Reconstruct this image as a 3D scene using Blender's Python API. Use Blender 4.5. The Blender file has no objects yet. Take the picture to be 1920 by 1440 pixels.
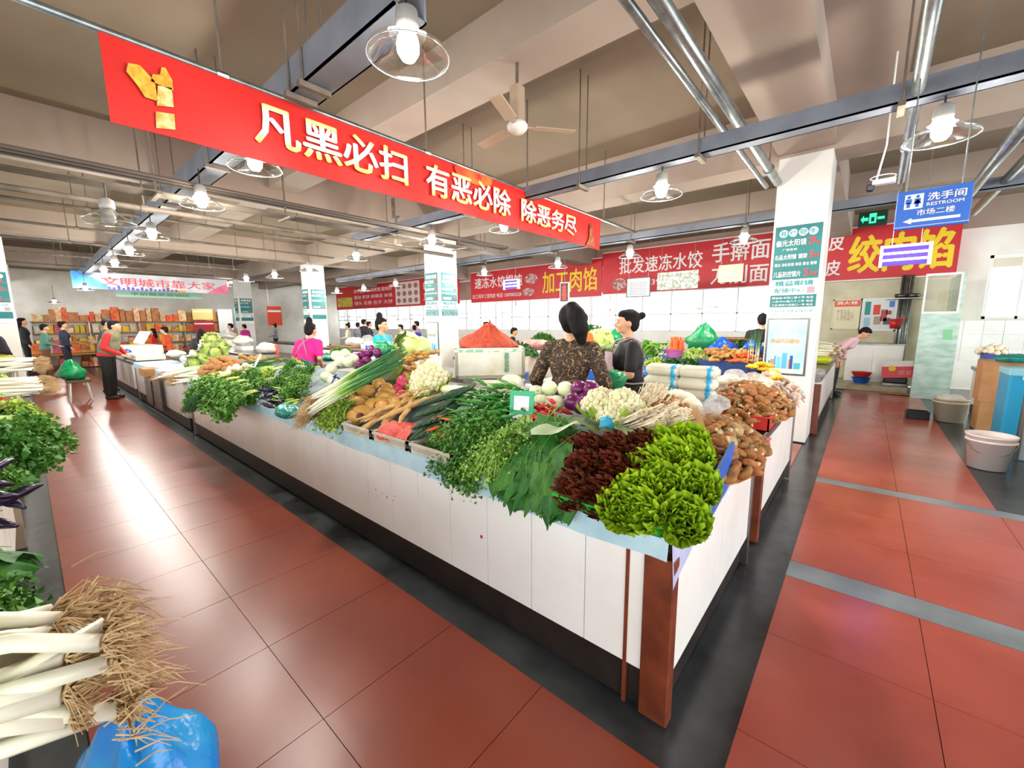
import bpy, bmesh, math, random
from mathutils import Vector, Matrix, noise
PI=math.pi
R=random.Random(7)
SC=bpy.context.scene
COL=SC.collection
# ---------------------------------------------------------------- camera
CAMH=1.55
def _cam_axes():
    f=772.988
    d1=Vector((42-960,720-612,-f)).normalized(); d2=Vector((1625-960,720-600,-f)).normalized()
    X=-d1; Y=(d2-X*d2.dot(X)).normalized(); Z=X.cross(Y)
    return f,Matrix((X,Y,Z))
FPX,CR=_cam_axes()
cam=bpy.data.cameras.new('camera'); cam.sensor_width=36; cam.lens=FPX/1920*36; cam.clip_start=.03; cam.clip_end=200
camo=bpy.data.objects.new('camera',cam); COL.objects.link(camo)
camo.matrix_world=Matrix.Translation((0,0,CAMH))@CR.to_4x4()
SC.camera=camo
# ---------------------------------------------------------------- world, exposure
SC.view_settings.view_transform='Standard'; SC.view_settings.look='None'
SC.view_settings.gamma=1; SC.view_settings.use_curve_mapping=False
SC.view_settings.exposure=0.62
W=bpy.data.worlds.new('daylight'); SC.world=W; W.use_nodes=True
bg=W.node_tree.nodes['Background']; bg.inputs[0].default_value=(.93,.97,1,1); bg.inputs[1].default_value=3.6
def portal(loc,rot,sx,sy):
    l=bpy.data.lights.new('unseen_fill_portal','AREA'); l.shape='RECTANGLE'; l.size=sx; l.size_y=sy
    l.cycles.is_portal=True  # sampling portal over an unseen hall side, left open for daylight fill
    o=bpy.data.objects.new('unseen_fill_portal',l); COL.objects.link(o); o.location=loc; o.rotation_euler=rot
portal((-10,-8,2.0),(PI/2,0,0),30,4)
portal((6,3,2.0),(PI/2,0,PI/2),22,4)
LAMP_W=30
# unprojection of a measured photo point on a plane of the hall
def ray(px,py): return CR@(Vector((px-960,720-py,-FPX))/FPX)
def onz(px,py,z=0):
    d=ray(px,py); return Vector((0,0,CAMH))+d*((z-CAMH)/d.z)
def onx(px,py,x):
    d=ray(px,py); return Vector((0,0,CAMH))+d*(x/d.x)
def ony(px,py,y):
    d=ray(px,py); return Vector((0,0,CAMH))+d*(y/d.y)
# the heap slope of the long front counter: rises from its front edge to the back
def S(px,py,a=.83,b=.38,y0=1.45):
    d=ray(px,py); t=(a-b*y0-CAMH)/(d.z-b*d.y); return Vector((0,0,CAMH))+d*t
# ---------------------------------------------------------------- materials
def hexc(h):
    h=h.lstrip('#'); c=[int(h[i:i+2],16)/255 for i in (0,2,4)]
    return tuple(((x+.055)/1.055)**2.4 if x>.04045 else x/12.92 for x in c)
_M={}
def mat(name,col,rough=.5,col2=None,scale=8,bump=0,bscale=None,metal=0,rand=0,emit=0,trans=0,alpha=1,coat=0,sss=0,stretch=None,sharp=None,spec=.5,detail=3):
    if name in _M: return _M[name]
    m=bpy.data.materials.new(name); m.use_nodes=True; nt=m.node_tree; N=nt.nodes; L=nt.links
    b=N['Principled BSDF']; c=hexc(col) if isinstance(col,str) else col
    b.inputs['Base Color'].default_value=(*c,1); b.inputs['Roughness'].default_value=rough; b.inputs['Metallic'].default_value=metal
    b.inputs['Specular IOR Level'].default_value=spec
    src=None
    tc=N.new('ShaderNodeTexCoord'); vec=tc.outputs['Object']
    if stretch:
        mp=N.new('ShaderNodeMapping'); mp.inputs['Scale'].default_value=stretch; L.new(vec,mp.inputs[0]); vec=mp.outputs[0]
    if col2 is not None:
        c2=hexc(col2) if isinstance(col2,str) else col2
        n=N.new('ShaderNodeTexNoise'); n.inputs['Scale'].default_value=scale; n.inputs['Detail'].default_value=detail; L.new(vec,n.inputs['Vector'])
        r=N.new('ShaderNodeValToRGB'); s=sharp or (.35,.65); r.color_ramp.elements[0].position=s[0]; r.color_ramp.elements[1].position=s[1]
        r.color_ramp.elements[0].color=(*c,1); r.color_ramp.elements[1].color=(*c2,1); L.new(n.outputs[0],r.inputs[0]); src=r.outputs[0]
    if rand:
        oi=N.new('ShaderNodeObjectInfo'); hs=N.new('ShaderNodeHueSaturation')
        mr=N.new('ShaderNodeMapRange'); mr.inputs[3].default_value=1-rand; mr.inputs[4].default_value=1+rand; L.new(oi.outputs['Random'],mr.inputs[0]); L.new(mr.outputs[0],hs.inputs['Value'])
        mh=N.new('ShaderNodeMapRange'); mh.inputs[3].default_value=.5+rand*.06; mh.inputs[4].default_value=.5-rand*.06; L.new(oi.outputs['Random'],mh.inputs[0]); L.new(mh.outputs[0],hs.inputs['Hue'])
        if src: L.new(src,hs.inputs['Color'])
        else: hs.inputs['Color'].default_value=(*c,1)
        src=hs.outputs[0]
    if src: L.new(src,b.inputs['Base Color'])
    if bump:
        n2=N.new('ShaderNodeTexNoise'); n2.inputs['Scale'].default_value=bscale or scale*3; n2.inputs['Detail'].default_value=3; L.new(vec,n2.inputs['Vector'])
        bp=N.new('ShaderNodeBump'); bp.inputs['Strength'].default_value=bump; bp.inputs['Distance'].default_value=.02; L.new(n2.outputs[0],bp.inputs['Height']); L.new(bp.outputs[0],b.inputs['Normal'])
    if emit:
        b.inputs['Emission Color'].default_value=(*c,1); b.inputs['Emission Strength'].default_value=emit
    if trans: b.inputs['Transmission Weight'].default_value=trans
    if alpha<1: b.inputs['Alpha'].default_value=alpha
    if coat: b.inputs['Coat Weight'].default_value=coat; b.inputs['Coat Roughness'].default_value=.15
    if sss: b.inputs['Subsurface Weight'].default_value=sss; b.inputs['Subsurface Scale'].default_value=.02
    _M[name]=m; return m
# ---------------------------------------------------------------- mesh builder
class MB:
    def __init__(s): s.v=[]; s.f=[]; s.m=[]
    def add(s,v,f,mi=0,mx=None):
        o=len(s.v)
        s.v+= [tuple(mx@Vector(p)) for p in v] if mx else [tuple(p) for p in v]
        s.f+= [tuple(i+o for i in q) for q in f]; s.m+=[mi]*len(f); return s
    def box(s,x0,y0,z0,x1,y1,z1,mi=0,mx=None,bev=0):
        if bev:
            b=min(bev,abs(x1-x0)*.45,abs(y1-y0)*.45,abs(z1-z0)*.45)
            bm=bmesh.new(); bmesh.ops.create_cube(bm,size=1)
            for q in bm.verts: q.co=Vector(((x0+x1)/2+q.co.x*(x1-x0),(y0+y1)/2+q.co.y*(y1-y0),(z0+z1)/2+q.co.z*(z1-z0)))
            bmesh.ops.bevel(bm,geom=list(bm.edges),offset=b,segments=1,affect='EDGES',profile=.7)
            bm.verts.index_update(); r=s.add([q.co[:] for q in bm.verts],[[q.index for q in f.verts] for f in bm.faces],mi,mx); bm.free(); return r
        v=[(x,y,z) for z in (z0,z1) for y in (y0,y1) for x in (x0,x1)]
        return s.add(v,[(0,2,3,1),(4,5,7,6),(0,1,5,4),(2,6,7,3),(0,4,6,2),(1,3,7,5)],mi,mx)
    def tube(s,pts,r,n=8,mi=0,mx=None,cap=True,flat=1):
        pts=[Vector(p) for p in pts]; k=len(pts)
        rr=r if isinstance(r,(list,tuple)) else [r]*k
        v=[];f=[]; ref=None
        for i,p in enumerate(pts):
            t=(pts[min(i+1,k-1)]-pts[max(i-1,0)]);
            if t.length<1e-9: t=Vector((0,0,1))
            t.normalize()
            if ref is None: ref=Vector((0,0,1)) if abs(t.z)<.9 else Vector((1,0,0))
            a=t.cross(ref)
            if a.length<1e-6: a=t.cross(Vector((0,1,0)))
            a.normalize(); b=a.cross(t); ref=b
            for j in range(n):
                w=2*PI*j/n; v.append(p+a*math.cos(w)*rr[i]+b*math.sin(w)*rr[i]*flat)
        for i in range(k-1):
            for j in range(n):
                j2=(j+1)%n; f.append((i*n+j,i*n+j2,(i+1)*n+j2,(i+1)*n+j))
        if cap: f.append(tuple(range(n-1,-1,-1))); f.append(tuple((k-1)*n+j for j in range(n)))
        f=[tuple(reversed(q)) for q in f]
        return s.add(v,f,mi,mx)
    def lathe(s,prof,n=20,mi=0,mx=None,c=(0,0,0),sx=1,sy=1):
        v=[];f=[];k=len(prof)
        for (r,z) in prof:
            for j in range(n):
                w=2*PI*j/n; v.append((c[0]+math.cos(w)*r*sx,c[1]+math.sin(w)*r*sy,c[2]+z))
        for i in range(k-1):
            for j in range(n):
                j2=(j+1)%n; f.append((i*n+j,i*n+j2,(i+1)*n+j2,(i+1)*n+j))
        if prof[0][0]>1e-4: f.append(tuple(range(n-1,-1,-1)))
        if prof[-1][0]>1e-4: f.append(tuple((k-1)*n+j for j in range(n)))
        return s.add(v,f,mi,mx)
    def open_lathe(s,prof,n=20,mi=0,mx=None,c=(0,0,0)):
        p=[(max(r,1e-5),z) for r,z in prof]; v=[];f=[]
        for (r,z) in p:
            for j in range(n):
                w=2*PI*j/n; v.append((c[0]+math.cos(w)*r,c[1]+math.sin(w)*r,c[2]+z))
        for i in range(len(p)-1):
            for j in range(n):
                j2=(j+1)%n; f.append((i*n+j,i*n+j2,(i+1)*n+j2,(i+1)*n+j))
        return s.add(v,f,mi,mx)
    def grid(s,fn,nu,nv,mi=0,mx=None,closed=False):
        v=[fn(i/nu,j/nv) for i in range(nu+1) for j in range(nv+1)]; f=[]
        for i in range(nu):
            for j in range(nv):
                a=i*(nv+1)+j; f.append((a,a+1,a+nv+2,a+nv+1))
        return s.add(v,f,mi,mx)
    def blob(s,c,rx,ry,rz,n=12,m=8,mi=0,mx=None,amp=0,fr=3,seed=0,fn=None):
        v=[];f=[]
        for i in range(m+1):
            th=PI*i/m
            for j in range(n):
                ph=2*PI*j/n; d=Vector((math.sin(th)*math.cos(ph),math.sin(th)*math.sin(ph),-math.cos(th)))
                k=1+(amp*noise.noise(d*fr+Vector((seed,seed*.7,0))) if amp else 0)
                p=Vector((d.x*rx*k,d.y*ry*k,d.z*rz*k))
                if fn: p=fn(p,d)
                v.append(Vector(c)+p)
        for i in range(m):
            for j in range(n):
                j2=(j+1)%n; f.append((i*n+j,i*n+j2,(i+1)*n+j2,(i+1)*n+j))
        return s.add(v,f,mi,mx)
    def mesh(s,name,mats,smooth=True):
        me=bpy.data.meshes.new(name); me.from_pydata(s.v,[],s.f)
        for m in (mats if isinstance(mats,(list,tuple)) else [mats]): me.materials.append(m)
        if any(s.m): me.polygons.foreach_set('material_index',s.m)
        if smooth: me.polygons.foreach_set('use_smooth',[True]*len(s.f))
        me.update(); return me
    def build(s,name,mats,parent=None,smooth=False,loc=None,rot=None):
        return link(name,s.mesh(name,mats,smooth),parent,loc,rot)
def link(name,me,parent=None,loc=None,rot=None,scale=None):
    o=bpy.data.objects.new(name,me); COL.objects.link(o)
    if parent: o.parent=parent
    if loc is not None: o.location=loc
    if rot is not None: o.rotation_euler=rot
    if scale is not None: o.scale=scale if hasattr(scale,'__len__') else (scale,)*3
    return o
def tag(o,label,cat,group=None,kind=None):
    o['label']=label; o['category']=cat
    if group: o['group']=group
    if kind: o['kind']=kind
    return o
def struct(o): o['kind']='structure'; return o
def thing(name,label,cat,loc=(0,0,0),rz=0,group=None):
    o=bpy.data.objects.new(name,None); COL.objects.link(o); o.empty_display_size=.05
    o.location=loc; o.rotation_euler=(0,0,rz); return tag(o,label,cat,group)
def dup(root,loc=None,rot=None,label=None,group=None,scale=None):
    c=root.copy(); COL.objects.link(c)
    if loc is not None: c.location=loc
    if rot is not None: c.rotation_euler=rot
    if scale is not None: c.scale=(scale,)*3
    if label: c['label']=label
    if group: c['group']=group
    for ch in root.children:
        d=ch.copy(); COL.objects.link(d); d.parent=c
        for g in ch.children:
            e=g.copy(); COL.objects.link(e); e.parent=d
    return c
# flat lettering as thin solid glyphs, fitted in a box on a plane (o=lower left corner, u=right, v=up)
def lettering(body,o,u,v,w,h,m,parent=None,bold=.0,fit=True,depth=.002,name='lettering',shear=0):
    cu=bpy.data.curves.new(name,'FONT'); cu.body=body; cu.size=1; cu.extrude=0; cu.resolution_u=2
    cu.align_x='LEFT'; cu.space_line=.9; cu.shear=shear
    ob=bpy.data.objects.new(name,cu); COL.objects.link(ob)
    dg=bpy.context.evaluated_depsgraph_get(); me=bpy.data.meshes.new_from_object(ob.evaluated_get(dg))
    COL.objects.unlink(ob); bpy.data.objects.remove(ob); bpy.data.curves.remove(cu)
    if not me.vertices: return None
    if bold>.004:
        # heavier strokes: a few shifted layers of the same glyphs
        vs=[q.co.copy() for q in me.vertices]; fs=[tuple(f.vertices) for f in me.polygons]; n0=len(vs); V2=[];F2=[]
        for k,(dx,dy) in enumerate(((0,0),(bold,0),(-bold,0),(0,bold*.6),(0,-bold*.6))):
            V2+=[(q.x+dx*1.3,q.y+dy*1.3,-.0006*k) for q in vs]; F2+=[tuple(i+k*n0 for i in f) for f in fs]
        bpy.data.meshes.remove(me); me=bpy.data.meshes.new(name); me.from_pydata(V2,[],F2)
    xs=[q.co.x for q in me.vertices]; ys=[q.co.y for q in me.vertices]
    x0,x1,y0,y1=min(xs),max(xs),min(ys),max(ys)
    sx=w/(x1-x0); sy=h/(y1-y0)
    if not fit: sx=sy=min(sx,sy)
    u=Vector(u); v=Vector(v); n=u.cross(v); o=Vector(o)
    for q in me.vertices:
        q.co=o+u*((q.co.x-x0)*sx)+v*((q.co.y-y0)*sy)+n*(depth+.003*(bold>.004)+q.co.z)
    me.materials.clear(); me.materials.append(m); me.name=name; me.use_auto_texspace=True; me.update()
    for p in me.polygons: p.material_index=0
    ob=bpy.data.objects.new(name,me); COL.objects.link(ob)
    if parent:
        ob.parent=parent; ob.matrix_parent_inverse=Matrix.Translation(parent.location).inverted() if False else Matrix.Identity(4)
        for q in me.vertices: q.co-=parent.location
    return ob
# ================================================================ materials of the place
m_red=mat('red_floor_paint','#8a3a20',.3,'#7a2f18',1.6,bump=.08,bscale=5)
m_redr=mat('pink_red_floor_paint','#b4584a',.22,'#a04a3c',1.6,bump=.08,bscale=5)
m_char=mat('charcoal_floor','#46494a',.24,'#2e3132',3,bump=.1,bscale=9)
m_grey=mat('grey_floor_strip','#8a9296',.28,'#70787b',3,bump=.1,bscale=9)
m_ceil=mat('ceiling_paint','#8c7d68',.85,'#80715c',.8)
m_beam=mat('beam_paint','#a8988a',.8,'#9c8b7c',.9)
m_wall=mat('white_wall','#f2efe6',.7,'#cfc9ba',.7)
m_col=mat('column_paint','#e4e2dc',.6,'#d6d3cb',1.2)
m_tile=mat('white_tile','#f5f4ef',.25,'#e8e5dc',2.5,sharp=(.3,.8))
m_kick=mat('black_kick','#1b1412',.45,'#2a211c',6)
m_steel=mat('stainless','#8d8a86',.28,'#6f6a64',4,metal=.9,stretch=(1,1,.1))
m_brown=mat('brown_trim_and_reflection','#7a3a20',.4,'#5e2a16',8)
m_cloth=mat('light_blue_sheet','#b8d6de',.55,'#a0c2cc',5,bump=.35,bscale=14)
m_galv=mat('galvanised_pipe','#9aa09e',.32,'#7e8482',12,metal=.85)
m_tray=mat('cable_tray','#7d828c',.5,'#6b707a',3,metal=.2)
m_dtray=mat('dusty_tray','#75695a',.7,'#5c5246',6)
m_conc=mat('tiled_plinth','#b7ad8e',.4,'#a0946f',5)
m_alu=mat('white_aluminium','#e6e6e2',.4)
m_black=mat('black_plastic','#15151a',.4)
m_wht=mat('white_plastic','#ecebe6',.4)
m_signred=mat('sign_red','#d3202a',.45,'#c41a26',.6)
m_banred=mat('banner_red','#cf1f14',.45,'#c01810',.8)
m_yel=mat('sign_yellow','#f2d21c',.5); m_signw=mat('sign_white','#eeeae6',.5); m_teal=mat('sign_teal','#067472',.5,'#056a6a',2)
m_gold=mat('gold_print','#e8b83c',.5,'#c58a18',25)
# ================================================================ floor
mb=MB().box(-30,-9,-.12,7,16,-.012); floor=struct(mb.build('floor',m_char))
def slab(x0,y0,x1,y1,m,g=.0015):
    o=MB().box(x0+g,y0+g,-.012,x1-g,y1-g,0).build('slab',m,floor); return o
k=0
x=-.35
while x>-24:
    for (a,b) in ((-.02,.592),(.592,1.27)): slab(x-.575,a,x,b,m_red)
    x-=.575
ys=[-3.2,-1.25,.35,.95,1.6,2.25,2.87]
for xa,xb in ((-.24,.35),(.35,.95)):
    for i in range(len(ys)-1):
        if xa<0 and ys[i]<1.3 and xa<-.3: continue
        slab(xa,ys[i],xb,ys[i+1],m_redr)
    for (a,b,n) in ((3.08,4.83,3),(4.99,11.9,12)):
        for i in range(n): slab(xa,a+(b-a)*i/n,xb,a+(b-a)*(i+1)/n,m_redr)
for i in range(3): slab(.95,3.08+i*.583,1.9,3.08+(i+1)*.583,m_redr)
for i in range(4): slab(.95,.35+i*.63,1.9,.35+(i+1)*.63,m_redr)
for a,b in ((2.873,3.077),(4.833,4.987)): slab(-.24,a,1.9,b,m_grey,0)
for i in range(6): slab(-.48-(i+1)*.6,4.86,-.48-i*.6,6.2,m_redr)
# ================================================================ ceiling, beams, columns
CZ=4.1
ceiling=struct(MB().box(-30,-9,CZ,7,16,CZ+.2).build('ceiling',m_ceil))
for n,yy in enumerate((-4.2,2.8,9.8)):
    struct(MB().box(-30,yy,3.72,7,yy+.45,CZ).build('trim_%d'%(n+1),m_beam))
for n,yy in enumerate((-.7,6.3,13.55)):
    struct(MB().box(-30,yy,3.5,7,yy+.5,CZ).build('trim_%d'%(n+4),m_beam))
for n,xx in enumerate((6.05,-1.01,-8.06,-14.71,-21.71)):
    struct(MB().box(xx,-9,3.55,xx+.56,16,CZ).build('trim_%d'%(n+7),m_beam))
struct(MB().box(-.46,3.3,3.86,.1,6.3,CZ).build('trim_12',m_beam))
def board(par,x0,x1,y,face,z0=1.62,z1=2.72,detail=True):
    """eyewear price board; face 'S' looks to -y, 'E' looks to +x (then x0,x1 are y values and y is x)"""
    if face=='S': U=Vector((1,0,0)); O=Vector((x0,y,z0)); n=Vector((0,-1,0))
    else: U=Vector((0,1,0)); O=Vector((y,x0,z0)); n=Vector((1,0,0))
    V=Vector((0,0,1)); w=x1-x0; h=z1-z0; t=thing('price_board','','board',O)
    mx=Matrix((U,V,n)).transposed().to_4x4()
    def rect(a,b,c,d,e,m,name='panel'):
        return MB().box(a*w,b*h,0,c*w,d*h,e,mx=mx).build(name,m,t)
    rect(0,0,1,1,.012,m_signw,'backing'); rect(.02,.40,.98,.985,.016,m_teal,'teal_field'); rect(.02,.09,.98,.225,.016,m_teal,'teal_band')
    def L(s,a,b,c,d,m,bold=.01,nm='lettering'):
        if not detail: bold=0
        lettering(s,O+U*(a*w)+V*(b*h),U,V,(c-a)*w,(d-b)*h,m,t,bold,depth=.0185,name=nm)
    m_lred=mat('print_red','#d8323a',.5); m_tt=mat('print_teal','#1c8f92',.5)
    for i in range(4):
        mo=MB()
        v=[(math.cos(a*PI/8)*.095*w+(.2+.2*i)*w,math.sin(a*PI/8)*.042*h+.905*h,z) for z in (.016,.018) for a in range(16)]
        mo.add(v,[tuple(range(16,32))]+[(j,(j+1)%16,16+(j+1)%16,16+j) for j in range(16)],0,mx); mo.build('white_oval',m_signw,t)
    L('相约夏季',.13,.875,.88,.935,m_tt,.015)
    L('偏光太阳镜',.05,.765,.68,.835,m_signw); L('29',.72,.765,.86,.845,m_lred,.03); L('元起',.87,.765,.96,.8,m_lred)
    if detail: L('厂家直销',.2,.715,.5,.74,m_signw,.0)
    L('名品太阳镜',.05,.62,.5,.675,m_signw); L('镜架',.54,.62,.72,.675,m_signw); L('5',.76,.62,.85,.7,m_lred,.03); L('折起',.86,.625,.96,.665,m_lred)
    if detail: L('雷达 海伦凯勒 保圣 暴龙 雷朋',.06,.545,.92,.58,m_signw,.0)
    L('儿童防控镜片',.05,.425,.62,.49,m_signw); L('5',.68,.425,.77,.51,m_lred,.03); L('折起',.8,.43,.95,.475,m_lred)
    L('精益眼镜',.1,.325,.9,.385,m_tt,.02); L('配镜中心',.1,.25,.72,.305,m_tt,.01); rect(.78,.24,.93,.31,.016,mat('print_mauve','#a98a96',.5),'mauve_patch')
    if detail:
        for k2,tx in enumerate(('精益店:市场二楼十号 电话','二店:中心路六十二号 电话','三店:解放大街路口一号 电话')): L(tx,.06,.182-.04*k2,.92,.206-.04*k2,m_signw,0)
        L('严选好货放心配镜 诚信服务到家',.05,.025,.93,.065,m_tt,0)
    return t
def poster(x0,x1,y,z0,z1,lab):
    t=thing('civic_poster',lab,'poster',(x0,y,z0)); w=x1-x0; h=z1-z0
    MB().box(0,-.012,0,w,0,h).build('frame',m_steel,t)
    MB().box(.02,-.016,.02,w-.02,-.012,h-.02).build('sheet',mat('poster_sky','#9fd0e6',.5,'#c2e3ee',3),t)
    cols=[('#3f8fc0',.04,.09),('#f08a6a',.1,.2),('#4aa0d0',.2,.25),('#7cc7e0',.28,.38),('#5ab4da',.42,.56),('#f08a6a',.6,.65),('#30509a',.64,.72),('#4ab0c0',.75,.93)]
    hh=[.1,.12,.16,.15,.2,.12,.17,.08]
    for (c,a,b),q in zip(cols,hh):
        MB().box(.03+a*(w-.06),-.018,.08,.03+b*(w-.06),-.016,.08+q).build('printed_building',mat('pb'+c,c,.5),t)
    MB().box(.03,-.018,.03,w-.03,-.016,.08).build('printed_ground',mat('pgr','#f3d9cf',.5),t)
    lettering('文明城市',(x0+.14*w,y,z0+h*.66),(1,0,0),(0,0,1),w*.62,h*.09,m_signw,t,.02,depth=.0175)
    lettering('你我共同建设',(x0+.12*w,y,z0+h*.56),(1,0,0),(0,0,1),w*.7,h*.08,m_gold,t,.02,depth=.0175)
    return t
colx=[(-1.0,-.46),(-8.05,-7.53),(-14.7,-14.18),(-21.7,-21.17)]
wn=0
for r_,yy in enumerate((6.3,-.62)):
    for i,(a,b) in enumerate(colx):
        if r_==1 and i<2: continue
        c=struct(MB().box(a,yy-.008,0,b,yy+.55,3.52,bev=.01).build('wall_column_%d'%wn,m_col)); wn+=1
places=['first','second','third','fourth']
for i,(a,b) in enumerate(colx):
    t=board(None,a+.02,b-.02,6.288,'S',1.62,2.72,i<2)
    t['label']='teal and white eyewear price board on the %s of the white columns from the right'%places[i] if i else 'large teal eyewear price board on the nearest white column, facing the camera'
    if i:
        t=board(None,6.33,6.83,b+.002,'E',1.62,2.72,i<2); t['label']='teal price board on the right-hand side of the %s white column from the right'%places[i]
t=board(None,-.6,-.09,-14.178,'E',1.62,2.72,False); t['label']='teal price board on the column at the far left edge'
t=board(None,-.6,-.09,-21.168,'E',1.62,2.72,False); t['label']='teal price board on the column farthest left, by the shelves'
poster(-.98,-.53,6.29,.86,1.58,'pale blue poster of a small city skyline below the nearest price board')
poster(-8.03,-7.6,6.29,.8,1.58,'pale blue city poster low on the column behind the styrofoam box')
# ================================================================ far wall: shop fronts with glass
YW=13.3
struct(MB().box(-30,YW+2.2,0,-.95,YW+2.35,.9).box(-30,YW+2.2,2.75,5,YW+2.35,CZ).build('wall_back',m_wall))
struct(MB().box(1.35,YW+.3,0,1.9,YW+.45,CZ).box(1.9,YW+.3,0,2.9,YW+.45,1.55).box(1.9,YW+.3,2.9,2.9,YW+.45,CZ).box(2.9,YW+.3,0,7,YW+.45,CZ).build('wall_back_right',m_wall))
# kitchen recess wall on the right of the first column
struct(MB().box(-.95,YW,0,1.36,YW+.12,2.6).build('wall_recess',mat('cream_tile_wall','#cfc9ab',.4,'#bdb692',3)))
# booth dividers and rear tiled wall of the stalls
m_glass=mat('pale_glass','#e9f3f0',.05,trans=1,alpha=.25)
def shopwall(x0,x1,n,glow):
    t=thing('glazed_shop_front',glow,'partition',(x0,YW,0))
    MB().box(0,0,0,x1-x0,.08,1.25).build('tiled_base',m_tile,t)
    w=(x1-x0)/n
    for i in range(n+1): MB().box(i*w-.02,-.01,1.25,i*w+.02,.05,2.6).build('mullion',m_alu,t)
    for z in (1.25,1.78): MB().box(0,-.01,z-.02,x1-x0,.05,z+.02).build('rail',m_alu,t)
    for i in range(n):
        MB().box(i*w+.02,.015,1.27,(i+1)*w-.02,.02,2.58).build('glass_pane',m_glass,t)
    return t
shopwall(-7.55,-.97,7,'white-framed glass shop front behind the carrots and green bag, under the red noodle sign')
shopwall(-15,-7.62,8,'white-framed glass shop front in the middle under the yellow-lettered red sign')
shopwall(-26,-15.08,10,'white-framed glass shop front far left under the red menu sign')
# side walls and window wall (window openings let the daylight in)
xs=[-29,-26.5,-25.2,-22.8,-21.5,-19,-17.5,-14.2,-13,-10.6,-9.2,-5.5,-4.6,-2.2,-1]
mbw=MB()
for i in range(0,len(xs)-1,2): mbw.box(xs[i],YW+2.2,.9,xs[i]+.0+ (xs[i+1]-xs[i])*0+.35,YW+2.35,2.75)
struct(mbw.build('wall_back_piers',m_wall))
for i in range(13):
    x0=-28.6+i*2.1
    if x0>-1.5: break
    t=struct(MB().box(x0,YW+2.25,.9,x0+.05,YW+2.3,2.75).box(x0+1.7,YW+2.25,.9,x0+1.75,YW+2.3,2.75).box(x0,YW+2.25,.9,x0+1.75,YW+2.3,.97).box(x0,YW+2.25,2.0,x0+1.75,YW+2.3,2.06).build('window_%d'%(i+1),m_alu))
    MB().box(x0+.05,YW+2.27,.97,x0+1.7,YW+2.275,2.7).build('pane',m_glass,t)
w=struct(MB().box(1.9,YW+.34,1.55,1.96,YW+.4,2.9).box(2.84,YW+.34,1.55,2.9,YW+.4,2.9).box(1.9,YW+.34,1.55,2.9,YW+.4,1.61).box(1.9,YW+.34,2.84,2.9,YW+.4,2.9).box(2.38,YW+.34,1.55,2.42,YW+.4,2.9).build('window_20',m_alu))
MB().box(1.96,YW+.36,1.61,2.84,YW+.365,2.84).build('pane',m_glass,w)
struct(MB().box(-29.2,-9,0,-29,16,CZ).build('wall_left',m_wall))
# tiles on the right rear wall
wr=bpy.data.objects['wall_back_right']
for r_ in range(3):
    for c_ in range(8):
        MB().box(1.36+c_*.3+.003,YW+.292,.62+r_*.3+.003,1.36+(c_+1)*.3-.003,YW+.3,.62+(r_+1)*.3-.003).build('wall_tile',m_tile,wr)
# ================================================================ wall signs
def wallsign(x0,x1,z0,z1,lab,txt,y=YW-.12,m=None,tilt=None):
    t=thing('shop_sign',lab,'sign',(x0,y,z0))
    MB().box(0,0,0,x1-x0,.05,z1-z0).build('sign_panel',m or m_signred,t)
    MB().box(0,-.012,-.03,x1-x0,.06,0).build('frame_rail',m_alu,t); MB().box(0,-.012,z1-z0,x1-x0,.06,z1-z0+.03).build('frame_rail',m_alu,t)
    for (s,a,b,c,d,mm,bo) in txt:
        lettering(s,(x0+a,y,z0+b),(1,0,0),(0,0,1),c-a,d-b,mm,t,bo,depth=.004)
    return t
g=wallsign(-.9,1.38,2.52,3.72,'red sign with big yellow characters for minced meat, right of the nearest column',
  [('绞肉馅',.42,.14,2.2,1.02,m_yel,.03),('皮',.02,.72,.32,1.1,m_signw,.02),('皮',.0,.12,.3,.5,m_signw,.02)])
g=wallsign(-7.08,-2.0,2.5,3.86,'red noodle shop sign with white characters, left of the nearest column',
  [('批发速冻水饺',.62,.62,3.25,1.12,m_signw,.012),('手擀面',3.5,.72,4.95,1.26,m_signw,.012),('刀削面',3.5,.1,4.95,.6,m_signw,.012),('电话:13941543228',.95,.2,3.2,.42,m_signw,0)])
for cx in (.62,2.9):
    mo=MB(); v=[(cx+math.cos(a*PI/10)*.26,-.003,.3+math.sin(a*PI/10)*.2) for a in range(20)]; mo.add(v,[tuple(range(20))]); mo.build('dumpling_picture',mat('dumpling_print','#d9b4ac',.5,'#9a5a58',9,sharp=(.45,.55)),g)
g=wallsign(-13.6,-7.12,2.45,3.72,'red sign with yellow characters for meat filling, in the middle of the far wall',
  [('加工肉馅',3.95,.2,6.3,1.02,m_yel,.012),('速冻水饺馄饨',.25,.58,2.95,1.04,m_signw,.012),('加工纯手工馄饨皮 电话 13009803228',.1,.16,2.9,.34,m_signw,0)])
mo=MB(); v=[(3.4+math.cos(a*PI/10)*.32,-.003,.8+math.sin(a*PI/10)*.2) for a in range(20)]; mo.add(v,[tuple(range(20))]); mo.build('dumpling_picture',_M['dumpling_print'],g)
mo=MB(); v=[(3.25+math.cos(a*PI/10)*.3,-.003,.3+math.sin(a*PI/10)*.16) for a in range(20)]; mo.add(v,[tuple(range(20))]); mo.build('dumpling_picture',_M['dumpling_print'],g)
g=wallsign(-25.9,-14.4,2.45,3.78,'long red menu sign far left on the back wall with a panel of food pictures',
  [('烤冷面炸串 肉夹馍 酸辣粉',2.2,.9,6.2,1.12,m_signw,0),('蛋挞 煎饼 麻辣烫 米线',2.2,.55,6.2,.76,m_signw,0),('馒头 花卷 包子 大饼',2.2,.2,6.2,.42,m_signw,0),('韩国打糕',8.9,.72,11.1,1.15,m_signw,.01),('加工香肠',8.9,.22,11.1,.62,m_signw,.01)])
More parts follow.
